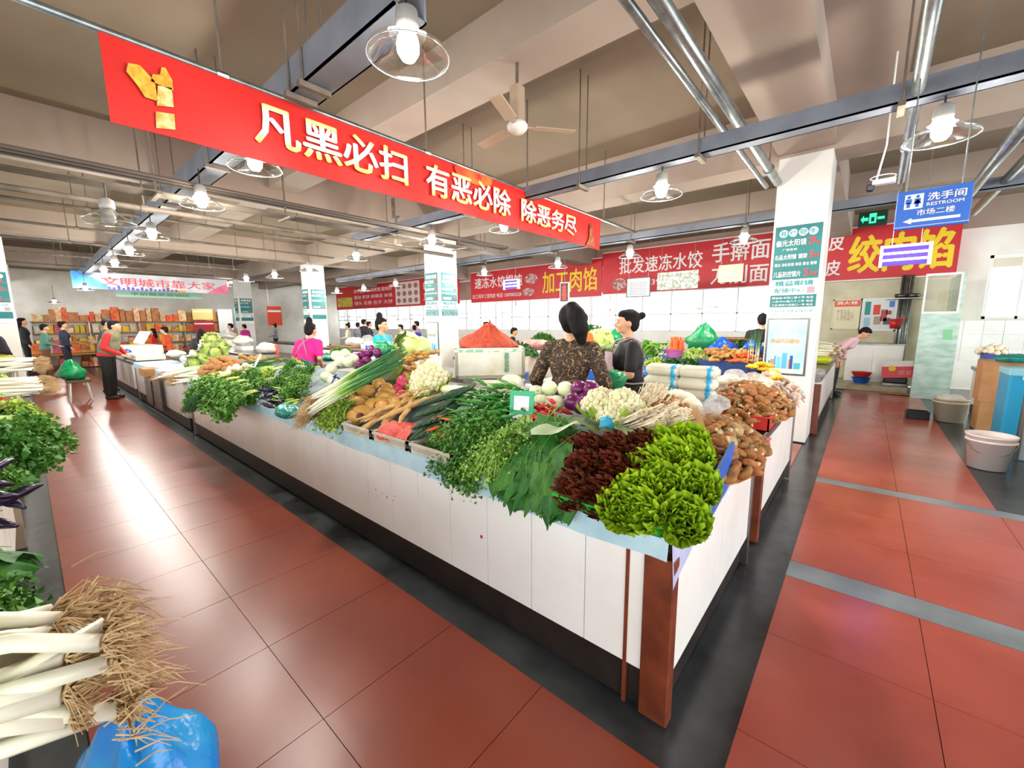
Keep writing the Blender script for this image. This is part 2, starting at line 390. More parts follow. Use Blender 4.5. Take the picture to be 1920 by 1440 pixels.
MB().box(.15,-.006,.15,1.95,0,.7).build('yellow_field',mat('ylf','#e6cf4a',.5,'#c9a53a',6,sharp=(.48,.52)),g)
MB().box(6.5,-.006,.08,8.6,0,1.25).build('picture_field',mat('pfd','#eadfd8',.5),g)
for i in range(4):
    for j in range(3):
        mo=MB(); v=[(6.8+i*.5+math.cos(a*PI/8)*.17,-.009,.3+j*.36+math.sin(a*PI/8)*.13) for a in range(16)]; mo.add(v,[tuple(range(16))]); mo.build('food_picture',mat('foodp','#9c4a40',.5,'#c98a78',12),g)
# hanging translucent notice sheets in front of the noodle sign
def hang_sheet(px0,py0,px1,py1,y,name,lab,cat,m,frame=None,drop=.0):
    a=ony(px0,py0,y); b=ony(px1,py1,y); t=thing(name,lab,cat,(a.x,y,b.z)); w=b.x-a.x; h=a.z-b.z
    MB().box(0,0,0,w,.006,h).build('sheet',m,t)
    if frame: MB().box(0,-.008,0,w,.012,.02).box(0,-.008,h-.02,w,.012,h).box(0,-.008,0,.02,.012,h).box(w-.02,-.008,0,w,.012,h).build('frame',frame,t)
    for q in (.1,.9): MB().tube([(w*q,0,h),(w*q,0,CZ+.01-b.z)],.004,5).build('hanging_wire',m_galv,t)
    return t,w,h,a,b
t,w,h,a,b=hang_sheet(1175,522,1219,556,10,'price_list','framed white price list with fine print hanging before the noodle sign','notice',mat('pl','#b4b6bc',.5),mat('dkfr','#4a3a3a',.5),.9)
for i in range(7): lettering('猪肉牛肉羊肉 三鲜芹菜韭菜',(a.x+w*.15,10,b.z+h*(.12+.1*i)),(1,0,0),(0,0,1),w*.7,h*.04,mat('inkgrey','#6a6a78',.6),t,0,depth=.003)
hang_sheet(1233,512,1308,540,10,'plastic_sheet','crumpled clear plastic sheet hanging before the red noodle sign','sheet',mat('clearsheet','#8f9688',.25,'#c4c9bc',14,sharp=(.45,.55),bump=.6),None,.9)
hang_sheet(1348,498,1392,527,10,'cream_notice','small cream paper notice covering a character of the noodle sign','notice',mat('creamnote','#e6e0c2',.6,'#cfc8a6',9),None,.9)
# ================================================================ services under the ceiling
def tray(name,lab,x0,x1,y0,y1,z0,z1,m,drops,cat='cable tray'):
    t=thing(name,lab,cat,(0,0,0))
    b=.012
    MB().box(x0,y0,z0,x1,y1,z0+b).box(x0,y0,z0,x1,y0+b,z1).box(x0,y1-b,z0,x1,y1,z1).build('trough',m,t)
    for (x,y) in drops:
        MB().tube([(x,y-.03,z0-.02),(x,y-.03,CZ)],.007,5).tube([(x,y+.12,z0-.02),(x,y+.12,CZ)],.007,5).box(x-.02,y-.06,z0-.04,x+.02,y+.15,z0-.005).build('hanger',m_dtray,t)
    return t
tray('cable_tray','blue-grey cable tray crossing the upper right of the hall',-7.2,6,4.02,4.16,3.0,3.13,m_tray,[(x,4.02) for x in (-6,-4.2,-2.45,-1.25,.05,1.5)])
tray('cable_tray','grey cable tray running just above the red noodle sign',-14,6,7.15,7.3,2.98,3.1,m_tray,[(x,7.15) for x in (-12,-9.5,-7,-5,-3.3,-1.5,.2,1.8)])
tray('cable_tray','wide grey duct overhead left of the largest lamp',-22,-1.9,1.36,1.56,3.1,3.3,m_tray,[(x,1.38) for x in (-2.9,-3.1,-5,-7,-9,-12,-15,-18)],'duct')
tray('cable_tray','long dusty brown bundle tray across the hall behind the slogan banner',-5.55,-5.3,-4,6.2,2.82,2.95,m_dtray,[],'cable tray')
t=bpy.data.objects['cable_tray.003']
for y in (-.5,1,2.2,3.6,5): MB().tube([(-5.42,y,2.8),(-5.42,y,CZ)],.012,6).box(-5.6,y-.02,2.79,-5.25,y+.02,2.81).build('hanger',m_dtray,t)
for k in range(4): MB().tube([(-5.5+k*.05,-4,2.96+.01*(k%2)),(-5.5+k*.05,6.2,2.96+.01*(k%2))],.02,6).build('cable',mat('cbl','#5a5048',.7),t)
def pipe(lab,pts,r,m=None,hang=(),cat='pipe',name='ceiling_pipe'):
    t=thing(name,lab,cat,pts[0])
    o=Vector(pts[0]); P=[Vector(p)-o for p in pts]
    MB().tube(P,r,10).build('pipe_run',m or m_galv,t,smooth=True)
    for q in hang:
        q=Vector(q)-o; MB().tube([q,(q.x,q.y,CZ-o.z)],.008,6).build('hanger',m_dtray,t)
        MB().lathe([(r*1.25,-.03),(r*1.25,.03)],10,mx=Matrix.Translation(q)@Matrix.Rotation(PI/2,4,'X' if abs(P[-1].y)>abs(P[-1].x) else 'Y')).build('coupling',m or m_galv,t)
    return t
pipe('thick galvanised pipe of the pair overhead beside the wide beam',[(-.98,.2,3.22),(-.98,6.2,3.22)],.045,hang=[(-.98,2,3.22),(-.98,5.6,3.22)])
pipe('thinner galvanised pipe of the pair overhead beside the wide beam',[(-1.1,.2,3.2),(-1.1,6.2,3.2)],.028)
pipe('galvanised pipe running straight to the blue restroom sign',[(.08,.6,3.05),(.15,6.4,3.05)],.036,hang=[(.1,2.2,3.05),(.13,5.2,3.05)])
pipe('galvanised pipe nearest the right edge, slanting down in view',[(.78,3,3.0),(.78,9,3.0)],.05)
pipe('galvanised pipe right behind the blue restroom sign',[(1.02,3,3.05),(1.02,9,3.05)],.045)
pipe('thin brown pipe under the dusty tray bundle',[(-6.05,-4,2.8),(-6.05,5.4,2.8)],.03,m_dtray,hang=[(-6.05,1.0,2.8)])
pipe('vertical-looking galvanised pipe bundle at the far left',[(-3.6,-.32,3.3),(-24,-.32,3.3)],.05,hang=[(-5,-.32,3.3),(-9,-.32,3.3),(-13,-.32,3.3)])
pipe('second pipe beside the left-edge galvanised pipe',[(-3.6,-.2,3.2),(-24,-.2,3.2)],.035)
for i,xx in enumerate((-8.6,-10.4,-12.2,-14.6,-17)):
    pipe('thin sprinkler pipe crossing the ceiling, %s from the camera'%('first second third fourth fifth'.split()[i]),[(xx,-.2,3.2),(xx,5.6-.3*i,3.2)],.022,m_dtray,hang=[(xx,.8,3.2),(xx,2.2,3.2),(xx,3.7,3.2),(xx,5.2-.3*i,3.2)])
# ---------------------------------------------------------------- slogan banner
BX=-3.2
bt=onx(199,84,BX); bb=onx(210,248,BX); ct=onx(1127,405,BX); cb=onx(1127,463,BX)
y0,y1=bb.y,ct.y; z0,z1=(bb.z+cb.z)/2,(bt.z+ct.z)/2
pipe('thin pipe carrying the red slogan banner',[(BX-.03,-.3,z1+.025),(BX-.03,y1+1.3,z1+.025)],.02,hang=[(BX-.03,1.0,z1+.025),(BX-.03,2.6,z1+.025),(BX-.03,4.1,z1+.025),(BX-.03,6.0,z1+.025)],name='banner_pipe')
ban=thing('slogan_banner','long red slogan banner with white and yellow characters hanging overhead','banner',(BX,y0,z0))
bw,bh=y1-y0,z1-z0
def bf(u,v): return Vector((.012*math.sin(u*17)*(1-v)+.006*math.sin(u*41+v*3)*(1-v),u*bw,v*bh))
mbb=MB(); mbb.grid(bf,60,6); mbb.grid(lambda u,v: bf(u,v)-Vector((.004,0,0)),60,6)
mbb.build('banner_cloth',m_banred,ban,smooth=True)
m_let=mat('banner_letter','#f0ecdf',.5); m_lety=mat('banner_letter_yellow','#efdc5c',.5)
# white characters that turn yellow towards top and foot (printed gradient)
def gradmat(name,z0,z1):
    m=bpy.data.materials.new(name); m.use_nodes=True; N=m.node_tree.nodes; L=m.node_tree.links; b=N['Principled BSDF']; b.inputs['Roughness'].default_value=.5
    tc=N.new('ShaderNodeTexCoord'); sp=N.new('ShaderNodeSeparateXYZ'); L.new(tc.outputs['Generated'],sp.inputs[0])
    r=N.new('ShaderNodeValToRGB'); e=r.color_ramp.elements; e[0].position=.0; e[0].color=(*hexc('#f0d838'),1); e[1].position=.4; e[1].color=(*hexc('#f4f1e6'),1)
    x=e.new(.7); x.color=(*hexc('#f4f1e6'),1); x=e.new(1); x.color=(*hexc('#f0d838'),1)
    L.new(sp.outputs[2],r.inputs[0]); L.new(r.outputs[0],b.inputs['Base Color']); return m
m_lg=gradmat('banner_gradient_letter',0,1)
def btxt(s,px0,py0,px1,py1,zf0,zf1,bold=.02):
    a=onx(px0,py0,BX+.02); b=onx(px1,py1,BX+.02)
    lettering(s,(BX+.022,a.y,z0+bh*zf0),(0,1,0),(0,0,1),b.y-a.y,bh*(zf1-zf0),m_lg,ban,bold,depth=.002)
btxt('凡黑必扫',476,250,764,320,.24,.86); btxt('有恶必除',798,330,957,380,.2,.84); btxt('除恶务尽',977,390,1081,410,.2,.8)
# gold ornamental stone pillar with cloud wing, left end of the print
def flatpoly(pts,par,nm,m,dx=.024):
    v=[(dx,p[0],p[1]) for p in pts]; MB().add(v,[tuple(range(len(v)))]).build(nm,m,par)
def bp(px,py):
    q=onx(px,py,BX+.024); return (q.y-y0,q.z-z0)
m_stone=mat('gold_stone_print','#f0dc9a',.5,'#c9922a',22)
flatpoly([bp(*p) for p in ((293,240),(329,243),(327,214),(292,209))],ban,'printed_pillar',m_stone)
flatpoly([bp(*p) for p in ((294,198),(326,201),(322,165),(296,160))],ban,'printed_pillar',m_stone)
flatpoly([bp(*p) for p in ((283,152),(325,170),(323,150),(310,127),(303,126),(300,140),(286,139))],ban,'printed_capital',m_gold)
flatpoly([bp(*p) for p in ((296,190),(290,152),(262,122),(240,118),(237,134),(258,160),(272,182))],ban,'printed_cloud',m_gold)
mo=mat('orange_glow_print','#f07a1c',.5,'#e0301a',5)
c0=bp(890,328); pts=[(c0[0]+math.cos(a*PI/12)*.27,min(c0[1]+math.sin(a*PI/12)*.09,bh*.99)) for a in range(24)]
flatpoly(pts,ban,'printed_sunburst',mo,.020)
cc=bp(899,332); star=[]
for a in range(10):
    rr=.055 if a%2==0 else .022; star.append((cc[0]+math.sin(a*PI/5)*rr,cc[1]+math.cos(a*PI/5)*rr*.8))
flatpoly(star,ban,'printed_star',mat('prstar','#c02010',.5),.0225)
c1=bp(1108,452); 
flatpoly([(c1[0]-.12,.02),(c1[0]+.1,.02),(c1[0]+.1,.12),(c1[0]+.04,.2),(c1[0]+.05,.3),(c1[0],.34),(c1[0]-.04,.3),(c1[0]-.05,.12)],ban,'printed_figure_silhouette',mat('bronze_print','#b06a20',.5,'#7a2a10',20),.022)
# ---------------------------------------------------------------- lamps
m_bulb=mat('lamp_bulb','#fff6e8',.3,emit=40)
m_shade=mat('lamp_glass','#eef6f2',.08,trans=1,alpha=.35)
m_sock=mat('lamp_socket','#8f8d88',.4)
def make_lamp():
    t=thing('pendant_lamp','','lamp')
    MB().open_lathe([(.19,-.075),(.185,-.06),(.12,-.02),(.06,.02),(.045,.05)],28).open_lathe([(.045,.05),(.058,.022),(.118,-.017),(.183,-.056),(.19,-.075)],28).build('glass_shade',m_shade,t,smooth=True)
    mr=MB(); v=[]; mr.tube([(math.cos(a*PI/14)*.19,math.sin(a*PI/14)*.19,-.076) for a in range(29)],.003,5); mr.build('shade_rim',m_galv,t,smooth=True)
    so=MB().lathe([(.05,.045),(.055,.06),(.05,.12),(.02,.14)],14).build('socket',m_sock,t,smooth=True)
    MB().lathe([(.001,-.09),(.03,-.085),(.05,-.055),(.052,-.02),(.04,.02),(.03,.045)],14).build('bulb',m_bulb,so,smooth=True)
    MB().tube([(0,0,0),(.0,0,.29)],.006,5).build('cord',m_black,t)
    return t
lamp0=make_lamp()
lamps=[(765,88,1.32,'C'),(478,305,1.34,0),(378,378,1.34,0),(285,440,1.34,0),(243,472,1.34,0),(215,495,1.34,0),(195,508,1.34,0),(160,541,1.34,0),(102,566,1.34,0),
 (1240,358,4.1,0),(945,425,4.15,0),(810,452,4.15,0),(668,482,4.15,0),(580,505,4.15,0),(515,517,4.15,0),(462,524,4.15,0),(1765,246,4.1,0),
 (1395,448,7.2,0),(1181,477,7.2,0),(1046,497,7.2,0),(908,512,7.2,0),(742,533,7.2,0),(682,542,7.2,0),(632,547,7.2,0),(425,535,6.4,0)]
desc={0:'largest glass-shaded lamp, overhead at the top centre',1:'glowing glass lamp half behind the lower left of the slogan banner',2:'lit glass pendant lamp below the left part of the slogan banner',9:'lit glass pendant lamp under the blue-grey tray, above the noodle sign',16:'lit glass pendant lamp at upper right, near the pipes',10:'small lit lamp poking out below the right part of the banner',17:'lit pendant lamp just left of the nearest column',18:'lit pendant lamp over the character for wholesale on the noodle sign'}
used=False; rowc={}; ORD='first second third fourth fifth sixth seventh eighth ninth tenth'.split()
for i,(px,py,y,_) in enumerate(lamps):
    p=ony(px,py,y) if px!=102 else onx(px,py,-24.5); z=p.z
    lab=desc.get(i,'small lit pendant lamp, %s in the %s row counted away from the camera'%(ORD[rowc.get(y,0)],{1.34:'left-aisle',4.15:'middle',7.2:'rear',6.4:'far corner'}.get(y,'middle'))); rowc[y]=rowc.get(y,0)+1
    if not used: o=lamp0; used=True; o.location=p+Vector((0,0,.03)); o['label']=lab
    else: o=dup(lamp0,p+Vector((0,0,.03)),label=lab)
    o['group']='glass pendant lamps' if i in desc else 'far glass pendant lamps, %s row'%{1.34:'left aisle',4.15:'middle',7.2:'rear',6.4:'rear'}.get(y,'middle')
    top=(3.09 if y<2 else 2.99 if px!=102 else CZ); cz=top-(z+.03)-.13+.03
    for c in o.children:
        if c.name.startswith('cord'): c.location.z=.13; c.scale.z=max(.02,(cz if cz>.02 else CZ-z-.16)/.29)
    l=bpy.data.lights.new('lamp_light','POINT'); l.energy=LAMP_W*(1.8 if p.x<-13 else 1); l.shadow_soft_size=.05; l.color=(1,.95,.87)
    lo=bpy.data.objects.new('lamp_light',l); COL.objects.link(lo); lo.parent=o; lo.location=(0,0,-.15)
# unlit lamp
u=thing('pendant_lamp','unlit glass pendant lamp hanging below the dusty tray at the left','lamp',(0,0,0))
for c in lamp0.children:
    if c.type=='MESH':
        d=c.copy(); COL.objects.link(d); d.parent=u
        for g in c.children:
            e=g.copy(); e.data=g.data.copy(); e.data.materials[0]=m_sock; COL.objects.link(e); e.parent=d
u.location=onx(203,402,-5.2)
# ---------------------------------------------------------------- ceiling fan
fp=onz(970,238,3.22)
fan=thing('ceiling_fan','still three-bladed ceiling fan with a white hub above the banner','fan',fp)
m_fan=mat('fan_hub','#e6e0d4',.4); m_blade=mat('fan_blade','#b59e86',.5)
MB().lathe([(.001,-.05),(.06,-.045),(.085,-.02),(.09,.01),(.07,.04),(.02,.05)],20).build('hub',m_fan,fan,smooth=True)
MB().box(-.05,-.05,.04,.05,.05,.32,bev=.01).build('motor_cover',m_blade,fan)
MB().tube([(0,0,.3),(0,0,.55)],.014,8).build('rod',m_dtray,fan)
MB().box(-.12,-.03,.52,.06,.03,.545).box(-.12,-.02,.53,-.08,.02,CZ-fp.z).build('bracket',m_dtray,fan)
for k in range(3):
    a=.9+k*2*PI/3; mx=Matrix.Rotation(a,4,'Z')@Matrix.Rotation(.15,4,'X')
    MB().box(.07,-.02,-.004,.16,.02,.004,mx=mx).box(.15,-.055,-.004,.52,.05,.004,mx=mx,bev=.02).build('blade',m_blade,fan)
f2=thing('ceiling_fan','small distant white ceiling fan left of the second column','fan',onz(746,462,3.0))
for c in fan.children:
    d=c.copy(); COL.objects.link(d); d.parent=f2
# ---------------------------------------------------------------- restroom sign
RY=3.75; a=ony(1684,358,RY); b=ony(1815,346,RY); c=ony(1679,432,RY); d=ony(1812,418,RY)
x0,x1=a.x,d.x+.01; z0,z1=(c.z+d.z)/2,(a.z+b.z)/2
rs=thing('restroom_sign','blue hanging restroom sign with a white left arrow','sign',(x0,RY,z0)); w,h=x1-x0,z1-z0
m_blue=mat('sign_blue','#1560c0',.35)
MB().box(0,0,0,w,.02,h,bev=.004).build('sign_panel',m_blue,rs)
for q in (.04,w-.05): MB().tube([(q,.01,h),(q,.01,CZ+.01-z0)],.004,5).build('hanging_wire',m_galv,rs)
MB().box(.045*w/.4,-.003,h*.52,w*.37,0,h*.9,bev=.001).build('pictogram_field',m_signw,rs)
for q in (.17,.29):
    mo=MB(); cx=w*q; zz=h*.56
    mo.box(cx-.008,-.006,zz,cx+.008,-.003,zz+h*.13); mo.box(cx-.014,-.006,zz+h*.1,cx+.014,-.003,zz+h*.22)
    mo.lathe([(.001,-.003),(.009,-.003),(.009,0)],10,mx=Matrix.Translation((cx,-.004,zz+h*.27))@Matrix.Rotation(PI/2,4,'X')); 
    if q>.2: mo.add([(cx-.02,-.006,zz+h*.08),(cx+.02,-.006,zz+h*.08),(cx,-.006,zz+h*.2)],[(0,1,2)])
    mo.build('pictogram_figure',m_blue,rs)
U=(1,0,0);V=(0,0,1)
lettering('洗手间',(x0+w*.42,RY,z0+h*.68),U,V,w*.5,h*.2,m_signw,rs,.02,depth=.003)
lettering('RESTROOM',(x0+w*.42,RY,z0+h*.55),U,V,w*.48,h*.085,m_signw,rs,.02,depth=.003)
lettering('市场二楼',(x0+w*.3,RY,z0+h*.32),U,V,w*.5,h*.16,m_signw,rs,.015,depth=.003)
ar=MB(); ar.add([(w*.12,-.003,h*.2),(w*.24,-.003,h*.28),(w*.24,-.003,h*.235),(w*.88,-.003,h*.235),(w*.88,-.003,h*.165),(w*.24,-.003,h*.165),(w*.24,-.003,h*.12)],[(0,2,1),(0,6,5,2),(2,5,4,3)]); ar.build('arrow',m_signw,rs)
MB().box(0,-.003,h*.055,w,0,h*.065).build('white_line',m_signw,rs)
# ---------------------------------------------------------------- exit sign
EY=12.6; a=ony(1611,401,EY); b=ony(1663,418,EY)
ex=thing('exit_sign','small glowing green exit sign above the meat sign','sign',(a.x,EY,b.z-.03)); w,h=b.x-a.x,a.z-b.z+.05
MB().box(0,0,0,w,.06,h).build('sign_box',mat('exit_green','#06402a',.4),ex)
MB().tube([(w/2,.03,h),(w/2,.03,CZ-b.z+.03)],.01,6).build('stem',m_galv,ex)
m_eg=mat('exit_glow','#30ff90',.4,emit=1.6)
MB().box(w*.38,-.004,h*.2,w*.62,0,h*.85).build('running_man_field',m_eg,ex)
MB().box(w*.44,-.007,h*.3,w*.56,-.004,h*.6).build('door_outline',mat('exit_dark','#06402a',.4),ex)
m2=MB(); m2.add([(w*.08,-.004,h*.5),(w*.18,-.004,h*.75),(w*.18,-.004,h*.6),(w*.34,-.004,h*.6),(w*.34,-.004,h*.4),(w*.18,-.004,h*.4),(w*.18,-.004,h*.25)],[(0,2,1),(0,6,5,2),(2,5,4,3)]).box(w*.66,-.004,h*.42,w*.9,0,h*.58); m2.build('arrow',m_eg,ex)
# ---------------------------------------------------------------- insect killer lamps
def uv(px0,py0,px1,py1,y,lab,col):
    a=ony(px0,py0,y); b=ony(px1,py1,y); t=thing('insect_killer_lamp',lab,'lamp',(a.x,y,b.z)); w,h=b.x-a.x,a.z-b.z
    MB().box(0,0,h,w,.1,h+.03,bev=.01).box(-.02,0,-.02,.01,.1,h+.03).box(w-.01,0,-.02,w+.02,.1,h+.03).box(0,.08,0,w,.1,h).build('housing',m_wht,t)
    for k in (.3,.68): MB().tube([(.01,.03,h*k),(w-.01,.03,h*k)],h*.07,8).build('tube',mat('uvt'+col,col,.3,emit=5),t)
    MB().box(0,.06,0,w,.078,h).build('glow_grid',mat('uvg'+col,'#3c20d0' ,.5,emit=.9),t)
    for q in (.2,.8): MB().tube([(w*q,.05,h),(w*q,.05,CZ+.01-b.z)],.004,5).build('chain',m_galv,t)
uv(1655,466,1741,492,6.6,'glowing violet insect killer lamp hanging below the restroom sign','#b8a8ff')
uv(944,527,970,540,9,'small glowing blue insect killer lamp before the dumpling sign','#a8c4ff')
# red LED display
a=ony(1050,530,9.5); b=ony(1066,566,9.5)
t=thing('led_display','narrow red LED display hanging above the leopard-print woman','display',(a.x,9.5,b.z)); w,h=b.x-a.x,a.z-b.z
MB().box(0,0,0,w,.05,h).build('case',m_alu,t); MB().box(.02,-.004,.02,w-.02,0,h-.02).build('screen',mat('led_off','#300808',.4),t)
lettering('水\n饺',(a.x+w*.25,9.5,b.z+h*.1),U,V,w*.5,h*.8,mat('led_red','#ff2018',.4,emit=4),t,.01,depth=.006)
MB().tube([(w/2,.02,h),(w/2,.02,CZ-b.z)],.006,5).build('wire',m_galv,t)
# surveillance camera frame
t=thing('hanging_camera','small dark camera on a looped wire frame left of the restroom sign','camera',onz(1640,352,2.75)); 
MB().tube([(0,0,.02),(.05,0,.35),(.05,0,CZ-2.75)],.008,6).tube([(math.cos(a*.5)*.09+.05,math.sin(a*.5)*.09,.08) for a in range(13)],.004,5).build('wire_frame',m_alu,t)
MB().box(-.06,-.03,-.03,.0,.03,.03,bev=.01).build('camera_body',m_black,t); MB().box(-.02,-.04,.02,.14,.04,.06,bev=.005).build('bracket',m_alu,t)
# far hanging banner
hb=thing('civic_banner','white and blue slogan banner hanging far left above the shelves','banner',(-18,1.1,2.67))
MB().box(0,0,0,.01,3.95,.5).build('banner_cloth',mat('cvb','#c9ccd6',.5,'#e3e2e4',2),hb)
MB().box(.011,0,0,.013,.35,.5).add([(.012,.35,0),(.012,.9,0),(.012,.35,.4)],[(0,1,2)]).build('printed_blue_hills',mat('bluep','#2a78c8',.5,'#58a4e0',6),hb)
MB().add([(.012,3.3,0),(.012,3.95,0),(.012,3.95,.38),(.012,3.6,.2)],[(0,1,2,3)]).build('printed_pink_hill',mat('pinkp','#e05a8a',.5,'#f08aa0',5),hb)
for k in range(16): MB().box(.011,.75+k*.11,0,.013,.82+k*.11,.05+.1*R.random()).build('printed_tower',mat('purpp','#5a4ab8',.5),hb)
MB().box(.011,2.1,0,.0125,2.7,.06).build('printed_orange_hill',mat('orp','#e8a030',.5),hb)
lettering('文明城市靠大家',(-17.99,1.72,2.78),(0,1,0),V,2.95,.27,mat('pink_red_print','#e0566a',.5),hb,.01,depth=.006)
for q in (.3,3.6): MB().tube([(0,q,.5),(0,q,CZ+.01-2.67)],.006,5).build('hanging_wire',m_galv,hb)
hb=thing('small_green_banner','small pale green banner below the civic slogan banner','banner',(-21,2.35,2.6))
MB().box(0,0,0,.01,2.6,.25).build('banner_cloth',mat('pgb','#b4dcc6',.5),hb)
lettering('平价蔬菜直销区',(-20.99,2.75,2.66),(0,1,0),V,1.8,.13,mat('green_print','#4aa07a',.5),hb,.01,depth=.004)
for q in (.3,2.3): MB().tube([(0,q,.25),(0,q,CZ+.01-2.6)],.006,5).build('hanging_wire',m_galv,hb)
# ================================================================ market counters
def counter(lab,x0,x1,y0,y1,side='S',endx=None,endy=None,sheet=True,pw=.29,legs=True,zt=.78,name='market_counter'):
    """tiled counter; side S/N = which long face carries the white panels; endx adds a panelled end at x1 (E) between y0 and endy"""
    t=thing(name,lab,'counter',(x0,y0,0)); w=x1-x0; d=y1-y0
    pm=m_tile
    MB().box(.03,.03,.18,w-.03,d-.03,zt-.06).build('carcass',m_wall,t)
    MB().box(.05,.02,0,w-.03,d-.04,.18).build('kick',m_kick,t)
    MB().box(0,0,zt-.06,w,d,zt,bev=.006).build('worktop',m_steel,t)
    n=max(1,round((w-.12)/pw)); q=(w-.12)/n
    for i in range(n):
        a=.05+i*q
        if side=='S': MB().box(a+.002,.0,.184,a+q-.002,.03,zt-.065).build('tile_panel',pm,t)
        else: MB().box(a+.002,d-.03,.184,a+q-.002,d,zt-.065).build('tile_panel',pm,t)
    if endy is not None:
        e=endy-y0
        if e>d: 
            MB().box(w-.8,d,zt-.06,w,e,zt,bev=.006).build('worktop',m_steel,t); MB().box(w-.77,d-.03,.18,w-.03,e-.03,zt-.06).build('carcass',m_wall,t); MB().box(w-.77,d-.04,0,w-.03,e-.04,.18).build('kick',m_kick,t)
        n=max(1,round(e/.72)); q=(e-.1)/n
        for i in range(n): MB().box(w-.03,.07+i*q+.002,.184,w,.07+(i+1)*q-.002,zt-.065).build('end_panel',pm,t)
        if legs:
            MB().box(w-.10,-.012,0,w+.012,.05,.69,bev=.004).build('leg',m_brown,t)  # stainless corner leg; the brown it reflects is painted as its colour
            MB().box(w-.175,-.004,.0,w-.16,.012,.69).build('trim_strip',m_brown,t)
            MB().box(w-.05,e-.04,0,w+.012,e+.005,.72,bev=.003).build('leg',m_steel,t)
    if legs:
        MB().box(-.005,-.012,0,.05,.04,.7,bev=.004).build('leg',m_steel,t)
    return t
def sheet(par_x0,x1,y,lab,endy=None,col=None,z0=.685,zt=.79,dy=1,seed=0,amp=.012):
    t=thing('plastic_sheet',lab,'sheet',(par_x0,y,0)); w=x1-par_x0; n=int(w/.06)
    def fn(u,v,off=0):
        x=u*w; f=noise.noise(Vector((x*2.3,seed,0)))*amp*2; g=noise.noise(Vector((x*6,seed+5,0)))*amp
        if v<.5: # on the table
            k=v/.5; return Vector((x,dy*((1-k)*.62),zt+.003+off+g*.3))
        k=(v-.5)/.5; return Vector((x,-dy*(.012+.01*k+abs(g)*k),zt-(zt-z0+f)*k))
    mb=MB(); mb.grid(lambda u,v:fn(u,v),n,8)
    mb.build('sheet_cloth',col or m_cloth,t,smooth=True)
    if endy:
        e=endy-y; m2=MB()
        def fe(u,v):
            yy=u*e-.02; g=noise.noise(Vector((yy*5,9,0)))*amp
            low=.14*(1-u)**3+.06+.02*noise.noise(Vector((yy*4,3,1)))
            if v<.5: return Vector((w-(1-v/.5)*.3,yy,zt+.004))
            k=(v-.5)/.5; return Vector((w+.012+abs(g)*k+.012*k,yy,zt-low*k))
        m2.grid(fe,20,8); m2.build('end_drape',mat('lilac_sheet','#b4b6d6',.5,'#9ea2c6',5,bump=.3,bscale=12),t,smooth=True)
    return t
cA=counter('long white-tiled counter in front, from the near corner leg painted with a brown reflection to the first gap',-7.2,-.46,1.43,2.36,endy=2.875)
sheet(-7.2,-.47,1.43,'light blue plastic sheet hanging over the long front edge of the nearest counter',endy=2.35,seed=1)
cB=counter('white-tiled counter end just behind the nearest one, under the second mushroom heap',-7.2,-.46,3.9,4.79,side='N',legs=False)
eB=counter('white-panelled counter block carrying the second heap of brown mushrooms',-1.32,-.46,3.18,3.9,side='S',endy=.0+4.79,name='counter_block')
cA2=counter('white-tiled counter beyond the first gap, carrying potatoes and leeks',-11.6,-7.48,1.43,2.36)
sheet(-11.6,-7.48,1.43,'pale sheet over the counter edge beyond the first gap',seed=4)
counter('far white-tiled counter with white foam boxes on the left aisle',-17.5,-11.9,1.43,2.36)
counter('rear half of the counter island behind the potatoes',-15,-7.5,3.7,4.6,side='N',legs=False)
counter('white counter of the second island behind the black-shirted woman, with basins on top',-7.2,-1.05,6.35,7.4,legs=False,sheet=False)
eD=counter('white corridor-side counter behind the nearest column',-1.05,-.40,6.9,10.4,side='S',endy=10.4,legs=True,name='corridor_counter')
counter('white counter at the back of the second island under the glass shop front',-7.2,-1.2,9.4,10.2,legs=False)
counter('white meat counter far back in the middle',-14.1,-8.1,6.35,7.3,legs=False)
counter('low white counter far back at left centre',-15.2,-8,9.4,10.2,legs=False)
counter('far left white counter near the grocery shelves',-20.5,-16.0,7.0,7.8,legs=False)
# left stall along the left aisle
counter('far continuation of the left-edge stall behind its column',-19,-14.8,-1.1,-.19,side='N',legs=False)
cL=counter('white stall along the left edge of the aisle',-13.9,-.95,-1.1,-.19,side='N',legs=False)
for xx in (-4.4,-8.6,-12.6): MB().box(xx+13.9-.05,.885,.0,xx+13.9,.94,.72).build('leg',mat('tan_post','#9a8570',.5),cL)
for i,(px,py) in enumerate(((705,918),(708,930),(716,925),(726,932),(738,938),(741,930),(690,912),(903,1006),(484,828),(492,832),(500,830))):
    q=ony(px,py,1.43); s_=.012 if px==903 else R.uniform(.004,.008)
    v=[(q.x+7.2+math.cos(a*PI/4)*s_*.8,-.002,q.z+math.sin(a*PI/4)*s_*R.uniform(.7,1.6)) for a in range(8)]
    MB().add(v,[tuple(range(8))]).build('red_stain',mat('red_stain','#b8303a',.6),cA)
# front wedge under the produce of the near counter (sloping display boards)
t=thing('display_slope','sloping dark display boards under the produce of the nearest counter','display',(-7.1,1.5,.784))
MB().add([(0,0,0),(6.3,0,0),(6.3,.75,0),(0,.75,0),(0,0,.02),(6.3,0,.02),(6.3,.75,.25),(0,.75,.25)],[(0,3,2,1),(4,5,6,7),(0,1,5,4),(2,3,7,6),(0,4,7,3),(1,2,6,5)]).build('slope_board',mat('dark_board','#7f9698',.6,'#5f7476',6),t)
